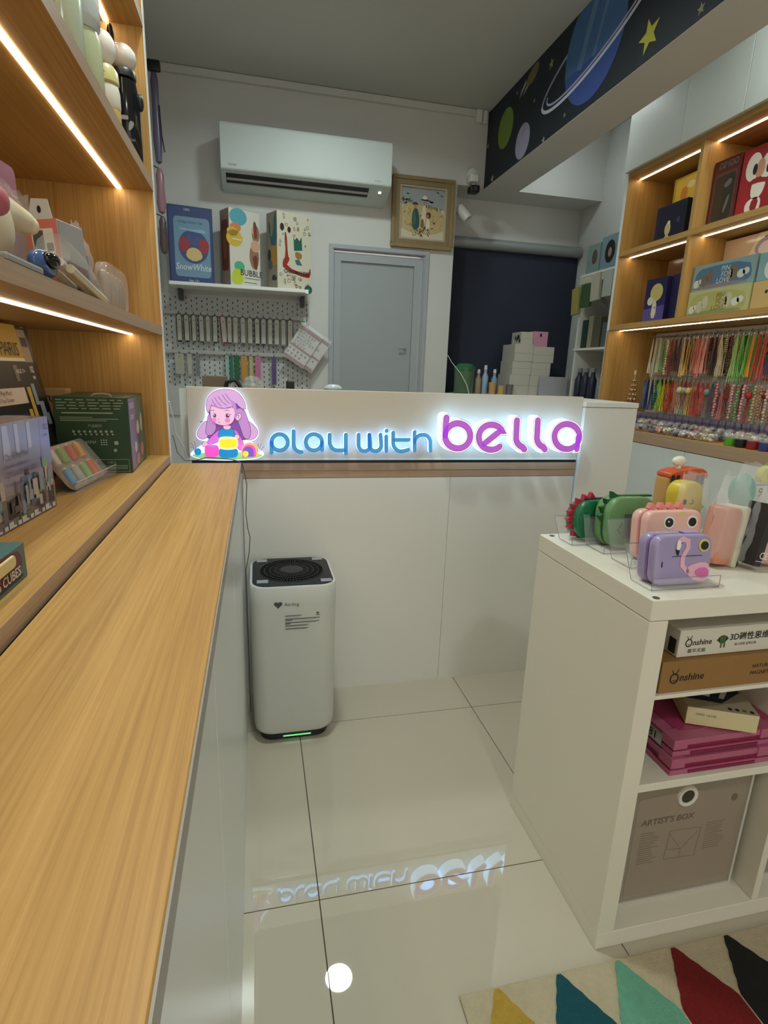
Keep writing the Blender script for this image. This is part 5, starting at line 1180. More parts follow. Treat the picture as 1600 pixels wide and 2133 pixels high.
art('side_artwork', t, ((0, .115, 0), (0, -1, 0), (0, 0, 1)), .115, .415, [(flat(120, 62, 52), [rrect(.12,.2,.88,.86,.1,4)]), (flat(140, 90, 60), [circ(.5,.55,.25,.2,16)])], world=False, start=.0006)
t, F, W_, H_ = wbox('tall white toy box with green and red doodles on its front', .136, 3.565, .46, .236, .13, .425, (206, 200, 180), (150, 140, 122))
art('printed_front', t, F, W_, H_, [(flat(150, 50, 44), [smoothpoly([(.2,.74),(.27,.74),(.30,.44),(.36,.4),(.24,.30),(.88,.22),(.96,.34),(.98,.24),(.9,.17),(.16,.26),(.14,.36),(.24,.44)],1)]), (flat(40, 96, 84), [smoothpoly([(.46,.70),(.50,.66),(.56,.70),(.64,.66),(.70,.72),(.72,.54),(.48,.52)],0), circ(.9,.03,.12,.06,14)]), (flat(150, 120, 60), [smoothpoly([(.5,.52),(.72,.5),(.7,.42),(.52,.42)],1)]), (flat(60, 110, 110), [smoothpoly([(.5,.40),(.62,.42),(.72,.34),(.55,.34)],0)]), (flat(60, 40, 36), [circ(.14,.80,.06,.05,12), circ(.34,.78,.05,.04,12)])], world=False)
b = MB(); rnd = random.Random(5)
for k in range(46):
    x, z = rnd.uniform(.012, .222), rnd.choice((rnd.uniform(.30, .415), rnd.uniform(.02, .08), rnd.uniform(.2, .3))); r = rnd.uniform(.006, .014)
    if .05 < x < .19 and .13 < z < .30: continue
    p = [(x+r*math.cos(a)*rnd.uniform(.5, 1), z+r*math.sin(a)*rnd.uniform(.5, 1.1)) for a in (0, 1.3, 2.4, 3.7, 5.1)]
    b.stroke(smoothpoly(p, 1), .0016, F, .0016, .0018, closed=True)
b.text('CHROMANESS', F, .042, .092, .020, .0018, sx=.95, bold=.02); b.text('SERIES FIGURES', F, .062, .076, .007, .0018)
b.build('printed_doodles', flat(46, 44, 40), t, world=False)
art('side_artwork', t, ((0, .13, 0), (0, -1, 0), (0, 0, 1)), .13, .425, [(flat(50, 110, 120), [smoothpoly([(.2,.9),(.36,.86),(.4,.66),(.62,.72),(.7,.96),(.98,.98),(.98,.56),(.5,.56),(.38,.62),(.2,.8)],1)]), (flat(190, 140, 60), [rrect(.5,.3,.98,.56,.05,3)]), (flat(60, 56, 56), [circ(.25,.45,.15,.08,14), smoothpoly([(.4,.12),(.6,.2),(.95,.14),(.9,.1)],1)]), (flat(70, 110, 120), [circ(.35,.32,.2,.06,14)])], world=False, start=.0006)

# ------------------------------------------------------------------ pegboard under the wall shelf
pg = thing('pegboard', 'white pegboard with card packs on the back wall under the shelf', 'pegboard', (-.08, YB, .9))
MB().box(-.56, .345, YB-.012, YB, .80, 1.545).build('panel', mat('pegboard_grey_white', (0.50, 0.51, 0.50), 0.5), pg)
b = MB()
for i in range(29):
    for j in range(34):
        if (i+j) % 2: continue
        x = -.54+i*.031; z = 1.52-j*.016
        b.box(x-.0028, x+.0028, YB-.0128, YB-.0118, z-.006, z+.006)
b.build('peg_holes', M_BLACK, pg)['kind'] = 'stuff'
for z in (1.418, 1.186): MB().box(-.55, .32, YB-.040, YB-.028, z, z+.022).build('hanging_rail', flat(170, 168, 164), pg, bevel=.002)
ords = ('first','second','third','fourth','fifth','sixth','seventh','eighth','ninth','tenth','eleventh','twelfth','thirteenth','fourteenth','fifteenth','sixteenth','seventeenth')
corda = [(20,20,22),(20,20,22),(70,60,56),(60,70,60),(96,90,80),(24,18,18),(130,36,48),(60,60,64),(120,110,100),(70,70,74),(90,84,76),(18,18,22),(26,28,50),(80,90,90),(90,90,90),(100,110,100),(30,30,30)]
x1s = [(-.473,-.443),(-.431,-.402),(-.385,-.36),(-.343,-.315),(-.302,-.276),(-.26,-.231),(-.215,-.183),(-.173,-.145),(-.137,-.108),(-.093,-.062),(-.048,-.019),(-.005,.025),(.035,.066),(.077,.106),(.118,.149),(.16,.189),(.201,.234)]
for k, (xa, xb) in enumerate(x1s):
    w_ = xb-xa; t = thing('lanyard_card', 'white card with a cord loop, %s from the cabinet in the upper row' % ords[k], 'lanyard card', ((xa+xb)/2, YB-.052, 1.412), group='lanyard cards in the upper row', rot=(0, -.07 if k == 6 else random.uniform(-.015, .015), 0))
    MB().poly(rrect(-w_/2, -.152, w_/2, .004, .003, 2), FX((0, .002, 0)), 0, .0025).build('card', flat(178, 174, 160), t, world=False)
    b = MB(); b.tube([(-w_/2-.001, -.004, -.148), (-w_/2-.001, -.004, -.005), (-w_/2+.006, -.004, .006), (0, -.004, .010), (w_/2-.006, -.004, .006), (w_/2+.001, -.004, -.005), (w_/2+.001, -.004, -.148)], .0022, 5)
    b.box(-.002, .002, .0, .010, .008, .022); b.build('cord', flat(*corda[k]), t, world=False)
    b = MB(); b.poly(circ(0, -.026, .0035, .0035, 10), FX((0, -.0006, 0)), 0, .0004); b.box(-w_/2+.004, w_/2-.004, -.0040, -.0005, -.158, -.148); b.build('clip', flat(*corda[k]), t, world=False)
row2c = [(-.496,-.442,.12,(170,166,150),'cream'),(-.422,-.396,.12,(176,172,158),'off-white'),(-.372,-.350,.13,(120,124,124),'grey beaded'),(-.191,-.172,.146,(150,180,176),'mint'),(-.165,-.146,.146,(40,110,90),'sea green'),(-.135,-.106,.146,(36,96,62),'dark green'),(-.095,-.058,.144,(190,140,60),'orange'),(-.044,-.023,.144,(190,170,110),'pale yellow'),(-.007,.027,.144,(190,110,150),'pink'),(.098,.127,.17,(90,72,120),'violet')]
for k, (xa, xb, ln, c, nm) in enumerate(row2c):
    w_ = xb-xa; t = thing('strap_card', nm+' strap card in the lower row of the back pegboard', 'strap card', ((xa+xb)/2, YB-.052, 1.180), group='strap cards in the lower row')
    MB().poly(rrect(-w_/2, -ln, w_/2, .003, .003, 2), FX((0, .002, 0)), 0, .004).build('card', flat(*c), t, world=False)
    b = MB(); b.box(-.002, .002, .0, .010, .003, .018); b.poly(circ(0, -.014, .003, .003, 10), FX((0, -.0022, 0)), 0, .0004); b.build('hook', M_DGREY, t, world=False)
# alphabet sticker pack hanging askew
ag = math.radians(-33)
def alpha(label, x, z, W_, H_, top, dy, rows, mid):
    t = thing('sticker_pack', label, 'sticker pack', (x, YB-.075-dy, z), group='alphabet sticker packs', rot=(0, -ag, 0))
    F = FX((0, 0, 0)); MB().box(0, W_, 0, .006, 0, H_).build('card', flat(196, 190, 184), t, world=False)
    b = MB(); b.box(0, W_, -.0005, 0, 0, H_*.10); b.box(0, W_, -.0005, 0, H_*.90, H_); b.box(0, W_, -.0005, 0, H_*.38, H_*.44); b.build('red_bands', flat(128, 20, 44), t, world=False)
    b = MB()
    for i, s_ in enumerate(rows): b.text(s_, F, .012, H_*.81-i*H_*.095, .016, .0009, sx=1.0, bold=.02)
    for i in range(9): b.poly(circ(.012+(i % 5)*W_*.19, H_*(.30 if i < 5 else .18), .006, .008, 8), F, .0006, .0009)
    b.build('printed_letters', flat(60, 44, 50), t, world=False)
    MB().box(-.004, W_+.004, -.0022, -.0012, -.002, H_+.02).build('clear_sleeve', M_CLEAR, t, world=False)
    return t
alpha('red and white alphabet sticker pack hanging askew in front', .168, 1.200, .150, .225, 0, .012, ('A B C D E F', 'G H I J K L', 'M N O P Q R', 'S T U V', 'W X Y Z'), 0)
alpha('second alphabet sticker pack showing behind the first one', .205, 1.185, .172, .225, 0, 0, ('A B C D E F', 'G H I J K L', 'M N O P Q R', 'S T U V', 'W X Y Z'), 0)
t = thing('price_tag', 'pale green price tag at the end of the upper pegboard rail', 'tag', (.285, YB-.06, 1.388))
MB().box(0, .032, 0, .002, 0, .034).build('tag_card', flat(196, 206, 200), t, world=False)
b = MB(); b.box(.004, .028, -.0004, 0, .020, .030); b.build('green_print', flat(90, 140, 126), t, world=False)
# hanging goods on the side wall past the cabinet
for k, (z1, z0, c, nm, rx) in enumerate(((2.585, 2.14, (98, 90, 116), 'purple', .022), (2.12, 1.90, (150, 110, 120), 'dusty rose', .024), (1.89, 1.70, (88, 70, 74), 'dark plum', .022))):
    t = thing('hanging_pouch', nm+' bagged item hanging past the cabinet edge near the ceiling' if k == 0 else nm+' bagged item hanging past the cabinet edge', 'hanging item', (-.478, 3.45, z0), group='bagged items hanging past the cabinet')
    b = MB(); L_ = z1-z0; b.lathe([(0, 0), (rx*.7, .01), (rx, L_*.25), (rx*.8, L_*.6), (rx*.9, L_*.85), (rx*.4, L_), (0, L_)], (0, 0, 0), 12); b.build('pouch', flat(*c, .3), t, world=False, smooth=True)
    MB().tube([(0, 0, L_), (-.03, 0, L_+.01), (-.141, 0, L_+.01)], .003, 6).build('hook', M_DGREY, t, world=False)
    if k == 0:
        MB().box(-.028, .036, -.03, .0, L_-.03, L_+.02).build('handle', M_BLACK, t, world=False, bevel=.008, seg=2, smooth=True)
        MB().tube([(.02, -.02, L_*.6), (.024, -.02, L_*.3), (.034, -.02, L_*.12)], .003, 6).build('wrist_cord', M_BLACK, t, world=False)

# ------------------------------------------------------------------ table in front of the alcove
tb = thing('back_table', 'white table in front of the navy blind', 'table', (1.8, 3.8, 0))
MB().box(1.33, 2.33, 3.60, 3.985, .955, .985).build('table_top', M_WHITE, tb)
for x in (1.35, 2.29):
    for y in (3.62, 3.955): MB().box(x-.015, x+.015, y-.015, y+.015, 0, .955).build('leg', M_METAL, tb)
def wcarton(label, x0, x1, z0, z1, dy=0.0, dep=.20, c=(186, 182, 170)):
    t = thing('white_carton', label, 'carton', ((x0+x1)/2, 3.66+dy, z0), group='stacked cartons by the blind', rotz=0)
    MB().box(x0-(x0+x1)/2, x1-(x0+x1)/2, 0, dep, 0, z1-z0).build('carton', flat(*c, .6), t, world=False, bevel=.001, seg=1)
    MB().box(x0-(x0+x1)/2+.002, x1-(x0+x1)/2-.002, -.0004, 0, (z1-z0)*.48, (z1-z0)*.5).build('flap_line', flat(150, 146, 138), t, world=False)
    return t
zz = .9855
wcarton('plain white carton at the bottom of the stack, blind side', 1.735, 1.886, .9855, 1.128); wcarton('plain white carton at the bottom of the stack, rack side', 1.888, 2.036, .9855, 1.126)
wcarton('plain white carton on the third tier, blind side', 1.750, 1.894, 1.1285, 1.220, .004); wcarton('plain white carton on the third tier, rack side', 1.896, 2.042, 1.1265, 1.216, .003)
wcarton('plain white carton on the second tier, blind side', 1.757, 1.898, 1.2205, 1.334, .002); wcarton('plain white carton on the second tier, rack side', 1.900, 2.058, 1.2165, 1.324, .002)
t = wcarton('white carton with dark print on its side, top of the stack', 1.80, 1.890, 1.3345, 1.418, .01, .15)
art('side_print', t, ((-.045, .15, 0), (0, -1, 0), (0, 0, 1)), .15, .083, [(M_INK, [circ(.7,.6,.12,.2,12), circ(.85,.3,.08,.18,10), circ(.55,.4,.07,.2,10), circ(.4,.55,.06,.2,10)])], world=False, start=.0003)
t = wcarton('pink carton on top of the stack', 1.893, 2.002, 1.3245, 1.425, .01, .15, (196, 138, 158))
MB().box(-.008, .008, -.0008, -.0004, .066, .088).build('printed_mark', flat(70, 30, 44), t, world=False)
t = thing('grey_panel', 'light grey upright panel in front of the carton stack', 'panel', (2.07, 3.625, .9855))
MB().box(-.118, .095, 0, .012, 0, .137).build('sheet', flat(168, 166, 172), t, world=False, bevel=.001); MB().box(-.08, .06, .012, .034, 0, .006).build('foot', M_WHITE, t, world=False)
t = thing('green_tub', 'green plastic tub with a darker green lid beside the wall corner', 'tub', (1.43, 3.75, .9855))
MB().lathe([(0, 0), (.065, 0), (.070, .006), (.072, .16), (0, .16)], (0, 0, 0), 28).build('tub', flat(84, 110, 84, .3), t, world=False, smooth=True)
MB().lathe([(0, .1602), (.075, .1602), (.075, .185), (.06, .192), (.05, .205), (0, .205)], (0, 0, 0), 28).build('lid', flat(50, 110, 70, .35), t, world=False, smooth=True)
for k, (x, h, c, nm) in enumerate(((1.525, .17, (150, 130, 110), 'brown'), (1.575, .20, (150, 170, 190), 'clear blue'), (1.645, .175, (120, 150, 176), 'blue-capped'))):
    t = thing('small_bottle', nm+' small bottle standing beside the green tub', 'bottle', (x, 3.72, .9855), group='bottles on the back table')
    MB().lathe([(0, 0), (.020, 0), (.022, .004), (.022, h*.6), (.010, h*.75), (.010, h*.85), (0, h*.85)], (0, 0, 0), 16).build('bottle_body', flat(*c, .25), t, world=False, smooth=True)
    MB().lathe([(0, h*.851), (.012, h*.851), (.010, h), (0, h)], (0, 0, 0), 12).build('bottle_cap', flat(206, 206, 200, .3), t, world=False, smooth=True)
for k, (x, h, c, nm) in enumerate(((1.60, .085, (186, 150, 96), 'tan'), (1.665, .065, (196, 160, 100), 'amber'), (1.73, .075, (110, 106, 110), 'grey'))):
    t = thing('small_cup', nm+' small cup at the front of the back table', 'cup', (x, 3.64, .9855), group='cups on the back table')
    MB().lathe([(0, 0), (.022, 0), (.026, h), (.023, h), (.020, .004), (0, .004)], (0, 0, 0), 18).build('cup', flat(*c, .4), t, world=False, smooth=True)
tag(MB().tube([(1.31, 3.785, 1.245), (1.335, 3.77, 1.20), (1.37, 3.66, 1.12), (1.395, 3.60, 1.05), (1.41, 3.585, .99), (1.42, 3.58, .97)], .0022, 6).build('white_cable', M_WPLAST), 'thin white cable dropping from the wall corner to the back table', 'cable')

# ------------------------------------------------------------------ things on the cashier worktop, showing above the sign
WZ = .8345
t = thing('tan_box', 'tan cardboard box behind the sign near the cabinet edge', 'box', (-.145, 2.2, WZ)); MB().box(-.05, .035, -.05, .05, 0, .245).build('carton', flat(120, 104, 84), t, world=False, bevel=.001)
t = thing('headset', 'black headset band resting behind the sign', 'headset', (-.085, 2.10, WZ))
MB().tube([(.0, 0, .0), (-.03, 0, .06), (-.04, 0, .15), (-.02, 0, .225), (.01, 0, .235), (.035, 0, .20)], .008, 8).build('headband', M_BLACK, t, world=False, smooth=True)
MB().lathe([(0, 0), (.03, 0), (.03, .02), (0, .02)], (0, 0, .012), 16).build('ear_cup', M_BLACK, t, world=False, smooth=True)
t = thing('glass_globe', 'small glass globe ornament behind the sign', 'ornament', (-.015, 2.02, WZ))
MB().lathe([(0, 0), (.025, 0), (.03, .01), (.018, .05), (.012, .16), (.02, .18), (0, .18)], (0, 0, 0), 16).build('stand', flat(60, 54, 50), t, world=False, smooth=True)
MB().ball((0, 0, .215), .038, 18, 12).build('globe', M_CLEAR, t, world=False, smooth='all'); MB().ball((0, 0, .208), .020, 12, 8).build('figurine', flat(150, 140, 120), t, world=False, smooth=True)
t = thing('tape_dispenser', 'dark tape dispenser on the worktop behind the sign', 'tape dispenser', (.115, 2.04, WZ))
MB().box(-.035, .055, -.02, .02, 0, .20).build('pedestal', M_DGREY, t, world=False, bevel=.004); MB().box(-.012, .016, -.022, .022, .2, .238).build('head', M_BLACK, t, world=False, bevel=.003); MB().box(-.075, -.012, -.012, .012, .19, .212).build('arm', flat(110, 96, 84), t, world=False, bevel=.003)
t = thing('wire_basket', 'low wire basket with a glossy packet behind the sign', 'basket', (.255, 2.06, WZ))
MB().box(-.06, .06, -.04, .04, 0, .205).build('basket', flat(120, 124, 124), t, world=False, bevel=.003); MB().ball((.02, 0, .215), (.035, .03, .016), 14, 8).build('packet', flat(190, 200, 200, .15), t, world=False, smooth=True)

# ------------------------------------------------------------------ cables by the counter corner
tag(MB().tube([(-.2255, 1.575, .93), (-.215, 1.565, .885), (-.196, 1.56, .862), (-.165, 1.56, .864), (-.14, 1.56, .871), (-.089, 1.56, .868), (-.058, 1.56, .862), (-.044, 1.56, .852), (-.038, 1.56, .82), (-.034, 1.56, .793), (-.039, 1.56, .709), (-.035, 1.56, .665), (-.029, 1.56, .637), (-.033, 1.57, .59), (-.044, 1.58, .53), (-.044, 1.60, .30), (-.044, 1.62, .02)], .0013, 6).build('power_cable', flat(90, 88, 86)), 'thin grey power cable draped over the counter corner down to the purifier', 'cable')
tag(MB().tube([(-.229, 1.57, 1.02), (-.226, 1.60, .98), (-.228, 1.64, .93), (-.215, 1.70, .88), (-.212, 1.735, .84)], .0018, 6).build('white_cable', M_WPLAST), 'thin white cable hanging between the cabinet end and the sign', 'cable')
# ------------------------------------------------------------------ goods on the oak cabinet: deck
DZ = .8802
t = thing('block_set_box', 'silver holographic block set box with a city picture on the deck', 'toy box', (-.331, .986, DZ), -.08)
M_HOLO = mat('holographic_silver', s2l(150, 146, 170), 0.22, metal=.45, noise=.35, nscale=30)
MB().box(-.062, 0, -.36, 0, 0, .148).build('carton', M_HOLO, t, world=False, bevel=.001, seg=1)
F = ((.0, -.36, 0), (0, 1, 0), (0, 0, 1)); W_, H_ = .36, .148
art('printed_front', t, F, W_, H_, [(flat(150, 150, 178, .2), [[(.0,.6),(1,.6),(1,1),(0,1)]]), (flat(120, 112, 112, .3), [[(0,.04),(1,.04),(1,.3),(0,.36)]]), (flat(150, 150, 210, .2), [[(.90,.5),(1,.5),(1,1),(.92,1)]]), (flat(186, 190, 220, .2), [[(.5,.62),(.53,.62),(.53,.98),(.5,.98)], [(.6,.66),(.66,.66),(.65,.98),(.61,.98)], [(.7,.7),(.73,.7),(.73,.98),(.7,.98)], [(.80,.72),(.83,.72),(.83,.98),(.8,.98)]]),
 (flat(104, 128, 164, .3), [[(.70,.16),(.84,.16),(.83,.46),(.71,.46)]]), (flat(60, 70, 90, .3), [[(.72,.2),(.82,.2),(.82,.23),(.72,.23)], [(.72,.28),(.82,.28),(.82,.31),(.72,.31)], [(.72,.36),(.82,.36),(.82,.39),(.72,.39)]]), (flat(40, 36, 44, .3), [[(.745,.46),(.775,.46),(.775,.52),(.745,.52)], [(.93,.08),(.98,.08),(.98,.4),(.94,.4)], [(.58,.1),(.66,.1),(.66,.3),(.58,.28)], [(.86,.1),(.90,.1),(.90,.22),(.86,.22)]]), (flat(120, 170, 120, .3), [[(.90,.48),(.95,.48),(.95,.58),(.90,.58)]]), (flat(190, 180, 170, .3), [[(.915,.3),(.935,.3),(.935,.48),(.915,.48)], [(.85,.24),(.88,.24),(.88,.34),(.85,.34)]]), (flat(96, 116, 70, .3), [[(.66,.06),(.76,.06),(.76,.11),(.66,.1)]]), (flat(150, 76, 60, .3), [[(.975,.2),(.995,.2),(.995,.28),(.975,.28)]])], world=False)
b = MB(); rnd = random.Random(77); ms_ = [flat(96, 92, 104, .3), flat(150, 150, 160, .3), flat(70, 64, 76, .3), flat(120, 140, 150, .3), flat(176, 170, 160, .3)]
for k in range(70):
    u = rnd.uniform(.02, .95); w_ = rnd.uniform(.006, .016); z0_ = rnd.uniform(.012, .05); h_ = rnd.uniform(.006, .028)
    b.m = k % 5; b.box(.0016+.00004*k, .00165+.00004*k, -.36+u*.36, -.36+u*.36+w_, z0_, z0_+h_)
b.build('printed_skyline', ms_, t, world=False)['kind'] = 'stuff'
b = MB()
for k, (s_, h) in enumerate((('Classic Play Mind', .011), ('Build Your Dream City', .008), ('CITY BUILDING BLOCKS', .010), ('from rookie to master', .006))): b.text(s_, F, .215, .098-k*.0125, h*.8, .0022, sx=.8)
b.text('102', F, .338, .128, .010, .0022, sx=.7); b.text('pcs', F, .340, .118, .006, .0022, sx=.8); b.build('printed_text', flat(84, 84, 120), t, world=False)
b = MB()
for k in range(26): x = .03+k*.0125; b.box(.0012, .0016, -.36+x, -.36+x+.006+.003*(k % 3), .003, .006+.003*((k*7) % 3))
b.build('printed_footer', flat(206, 204, 200), t, world=False)
# the leaning black and yellow box
t = thing('block_set_box', 'black and yellow block set box leaning at the back of the deck', 'toy box', (-.402, 1.295, DZ+.0068), group=None, rot=(0, -.18, -.05))
MB().box(-.035, 0, -.50, 0, 0, .297).build('carton', flat(30, 27, 27, .3), t, world=False, bevel=.001, seg=1)
F = ((0, -.50, 0), (0, 1, 0), (0, 0, 1)); W_, H_ = .50, .298
art('printed_front', t, F, W_, H_, [(flat(176, 140, 40), [[(0,.78),(.90,.78),(.90,.995),(0,.995)]]), (flat(150, 128, 110), [[(.90,.76),(.97,.76),(.97,.995),(.90,.97)]]), (flat(60, 40, 40), [[(.91,.86),(.965,.86),(.965,.92),(.91,.92)], [(.91,.97),(.97,.97),(.97,.985),(.91,.985)]]), (flat(206, 200, 170), [[(0,.765),(.90,.765),(.90,.785),(0,.785)]]), (flat(52, 46, 44), [[(.6,.55),(.96,.55),(.96,.76),(.6,.76)]]), (flat(196, 180, 170), [[(.5,.50),(.82,.50),(.82,.60),(.5,.60)]]), (flat(176, 150, 70), [[(.84,.36),(.87,.36),(.87,.60),(.84,.60)], [(.80,.30),(.83,.30),(.83,.46),(.80,.46)], [(.83,.3),(.90,.3),(.90,.36),(.83,.36)]]), (flat(120, 140, 160), [[(.88,.48),(.91,.48),(.91,.62),(.88,.62)], [(.91,.40),(.95,.40),(.95,.50),(.91,.50)], [(.935,.34),(.97,.34),(.97,.42),(.935,.42)]]), (flat(40, 50, 76), [[(.5,.32),(.79,.32),(.79,.44),(.5,.44)]]), (flat(110, 100, 92), [[(.78,.64),(.81,.64),(.81,.74),(.78,.74)]])], world=False)
b = MB(); b.text('PARIS', F, .355, .238, .026, .0026, sx=.85, shear=.2); b.build('printed_city_name', M_INK, t, world=False)
b = MB(); b.text('Classic Play Mind', F, .275, .166, .009, .0028, sx=.85); b.text('Build Your Dream', F, .28, .154, .008, .0028, sx=.85); b.build('printed_caption', flat(70, 40, 40), t, world=False)
b = MB(); b.text('102', F, .452, .206, .013, .0026, sx=.7); b.text('pcs', F, .458, .194, .008, .0026, sx=.8); b.build('printed_count', M_WINK, t, world=False); b = MB(); b.text('AGE 7+', F, .395, .205, .008, .0026); b.build('printed_age', M_WINK, t, world=False)
# green diy box
t = thing('craft_kit_box', 'dark green craft kit box with white icons standing at the deck end', 'toy box', (-.272, 1.284, DZ), .05)
MB().box(-.143, 0, 0, .222, 0, .163).build('carton', flat(38, 66, 44, .4), t, world=False, bevel=.001, seg=1)
F = ((-.143, 0, 0), (1, 0, 0), (0, 0, 1))
b = MB(); rnd = random.Random(3)
for z in (.156, .150, .144, .138): 
    x = .006
    while x < .125: l = rnd.uniform(.008, .022); b.box(-.143+x, -.143+x+l, -.0005, -.0001, z, z+.0016); x += l+.006
b.box(-.128, -.03, -.0005, -.0001, .1285, .1310)
for z in (.120, .1165, .113): b.box(-.132, -.132+rnd.uniform(.06, .12), -.0005, -.0001, z, z+.0012)
for i in range(8): b.poly(circ(.034+i*.0105, .0905, .0028, .0028, 8), F, .0001, .0005); b.poly(circ(.036+i*.0105, .0845, .0020, .0020, 8), F, .0001, .0005)
for i in range(6): b.box(-.143+.056+i*.0035, -.143+.0575+i*.0035, -.0005, -.0001, .064+.002*(i % 2), .071)
for i in range(9): b.poly(circ(.086+(i % 3)*.0048, .0625+(i//3)*.0048, .0016, .0016, 8), F, .0001, .0005)
b.poly(rrect(.111, .062, .119, .070, .002, 2), F, .0001, .0005); b.poly(circ(.112, .050, .0035, .0035, 10), F, .0001, .0005)
b.text('产品配件', F, .062, .100, .005, .0004); b.text('小贴士', F, .094, .0215, .0042, .0004)
b.stroke([(.072, .003), (.138, .003), (.138, .030), (.072, .030)], .0008, F, .0001, .0005, closed=True)
for z in (.016, .0125, .009): b.box(-.143+.076, -.143+.134, -.0005, -.0001, z, z+.001)
b.build('printed_icons', flat(150, 162, 140), t, world=False)
art('printed_side', t, ((0, 0, 0), (0, 1, 0), (0, 0, 1)), .222, .163, [(flat(104, 100, 140, .3), [[(.02,.02),(.42,.02),(.42,.98),(.02,.98)]]), (flat(50, 100, 84, .3), [[(.42,.02),(.98,.02),(.98,.98),(.42,.98)]]), (flat(170, 160, 200, .3), [[(.08,.84),(.36,.84),(.36,.92),(.08,.92)], [(.1,.70),(.3,.70),(.3,.76),(.1,.76)]]), (flat(196, 190, 176, .3), [circ(.5,.55,.1,.1,12), circ(.75,.6,.08,.14,12), circ(.3,.3,.08,.08,12)]), (flat(190, 110, 130, .3), [circ(.4,.12,.12,.08,12), circ(.7,.2,.1,.1,12)]), (flat(60, 60, 100, .3), [circ(.6,.38,.1,.1,12)])], world=False, start=.0004)
MB().tube([(-.075, .03, .163), (-.070, .03, .1675), (-.050, .03, .169), (-.040, .03, .1675), (-.036, .03, .163)], .0022, 6).build('carry_handle', flat(150, 144, 132), t, world=False)
t = thing('craft_kit_box', 'small beige kraft box peeking out behind the green box', 'toy box', (-.505, 1.43, DZ), .05)
MB().box(0, .07, 0, .05, 0, .172).build('carton', flat(176, 146, 108, .6), t, world=False, bevel=.001, seg=1)
F = FX((0, 0, 0)); b = MB(); b.text('ETUI', F, .012, .142, .014, .0006, bold=.02); b.text('kit', F, .02, .128, .007, .0006); b.build('printed_text', M_INK, t, world=False)
# pen blister on a small acrylic stand
t = thing('acrylic_stand', 'small clear acrylic stand under the pen pack on the deck', 'display stand', (-.322, 1.07, DZ), group='clear acrylic stands', rot=(0, 0, math.radians(84)))
MB().box(0, .20, 0, .05, 0, .002).build('base_plate', M_ACR, t, world=False); MB().box(0, .20, 0, .002, .002, .022).build('front_lip', M_ACR, t, world=False)
b = MB(); v = [(x, y, z) for x in (0, .20) for y, z in ((.048, .002), (.050, .002), (.082, .07), (.080, .07))]; b.add(v, [(3,2,1,0), (4,5,6,7), (0,1,5,4), (1,2,6,5), (2,3,7,6), (3,0,4,7)]); b.build('back_plate', M_ACR, t, world=False)
MB().tube([(0, 0, .022), (.2, 0, .022)], .0009, 6).build('polished_edges', flat(206, 204, 200, .15), t, world=False)
t = thing('pen_pack', 'rounded blister pack of green, orange and blue pens on the stand', 'pen pack', (-.332, 1.075, DZ+.004), group=None, rot=(0, -.62, -.10)); t.scale = (.82, .82, .82)
MB().poly(rrect(0, 0, .205, .110, .022, 5), ((0, 0, 0), (0, 1, 0), (0, 0, 1)), -.002, 0).build('backing_card', flat(160, 132, 104), t, world=False)
for k, (u, v_, c) in enumerate(((.018, .012, (60, 130, 176)), (.018, .062, (196, 190, 180)), (.062, .062, (120, 160, 50)), (.108, .062, (196, 84, 40)), (.062, .012, (150, 150, 140)), (.105, .010, (120, 160, 60)), (.150, .012, (206, 104, 60)), (.152, .062, (206, 150, 70)))):
    MB().tube([(.006, u, v_), (.006, u+.012, v_+.036)], .0085, 10).build('pen', flat(*c, .3), t, world=False, smooth=True)
    MB().tube([(.006, u+.012, v_+.0365), (.006, u+.0135, v_+.041)], [.006, .003], 8).build('pen_tip', flat(225, 220, 205, .3), t, world=False)
b = MB(); b.poly(rrect(.002, .002, .203, .108, .02, 5), ((0, 0, 0), (0, 1, 0), (0, 0, 1)), .001, .016); b.build('blister', M_CLEAR, t, world=False, bevel=.004, smooth=True)
# teal cube toy box
t = thing('cube_toy_box', 'teal and plum toy box with a clear window at the deck edge', 'toy box', (-.256, .650, DZ), .0)
MB().box(-.085, 0, -.21, 0, 0, .0395).build('carton', flat(64, 100, 98, .4), t, world=False, bevel=.0008, seg=1)
F = ((0, -.21, 0), (0, 1, 0), (0, 0, 1))
art('printed_front', t, F, .21, .0395, [(flat(96, 44, 62), [smoothpoly([(.2,.2),(.9,.2),(.97,.55),(.9,.98),(.4,1),(.1,.7)],1)]), (flat(30, 34, 44), [[(.5,.1),(.94,.1),(.94,.2),(.5,.2)]])], world=False)
MB().poly(rrect(.03, .022, .178, .036, .006, 3), F, .0006, .004).build('window', flat(206, 186, 128, .2), t, world=False, bevel=.002)
b = MB(); b.text('TWISTING CUBES', F, .070, .0085, .0105, .0012, sx=1.05, bold=.02); b.build('printed_name', flat(206, 196, 186), t, world=False)
art('printed_top', t, ((-.085, -.21, .0396), (1, 0, 0), (0, 1, 0)), .085, .21, [(flat(110, 62, 76), [rrect(.2,.1,.85,.9,.1,3)]), (flat(206, 196, 160), [circ(.5,.72,.14,.05,12)])], world=False)

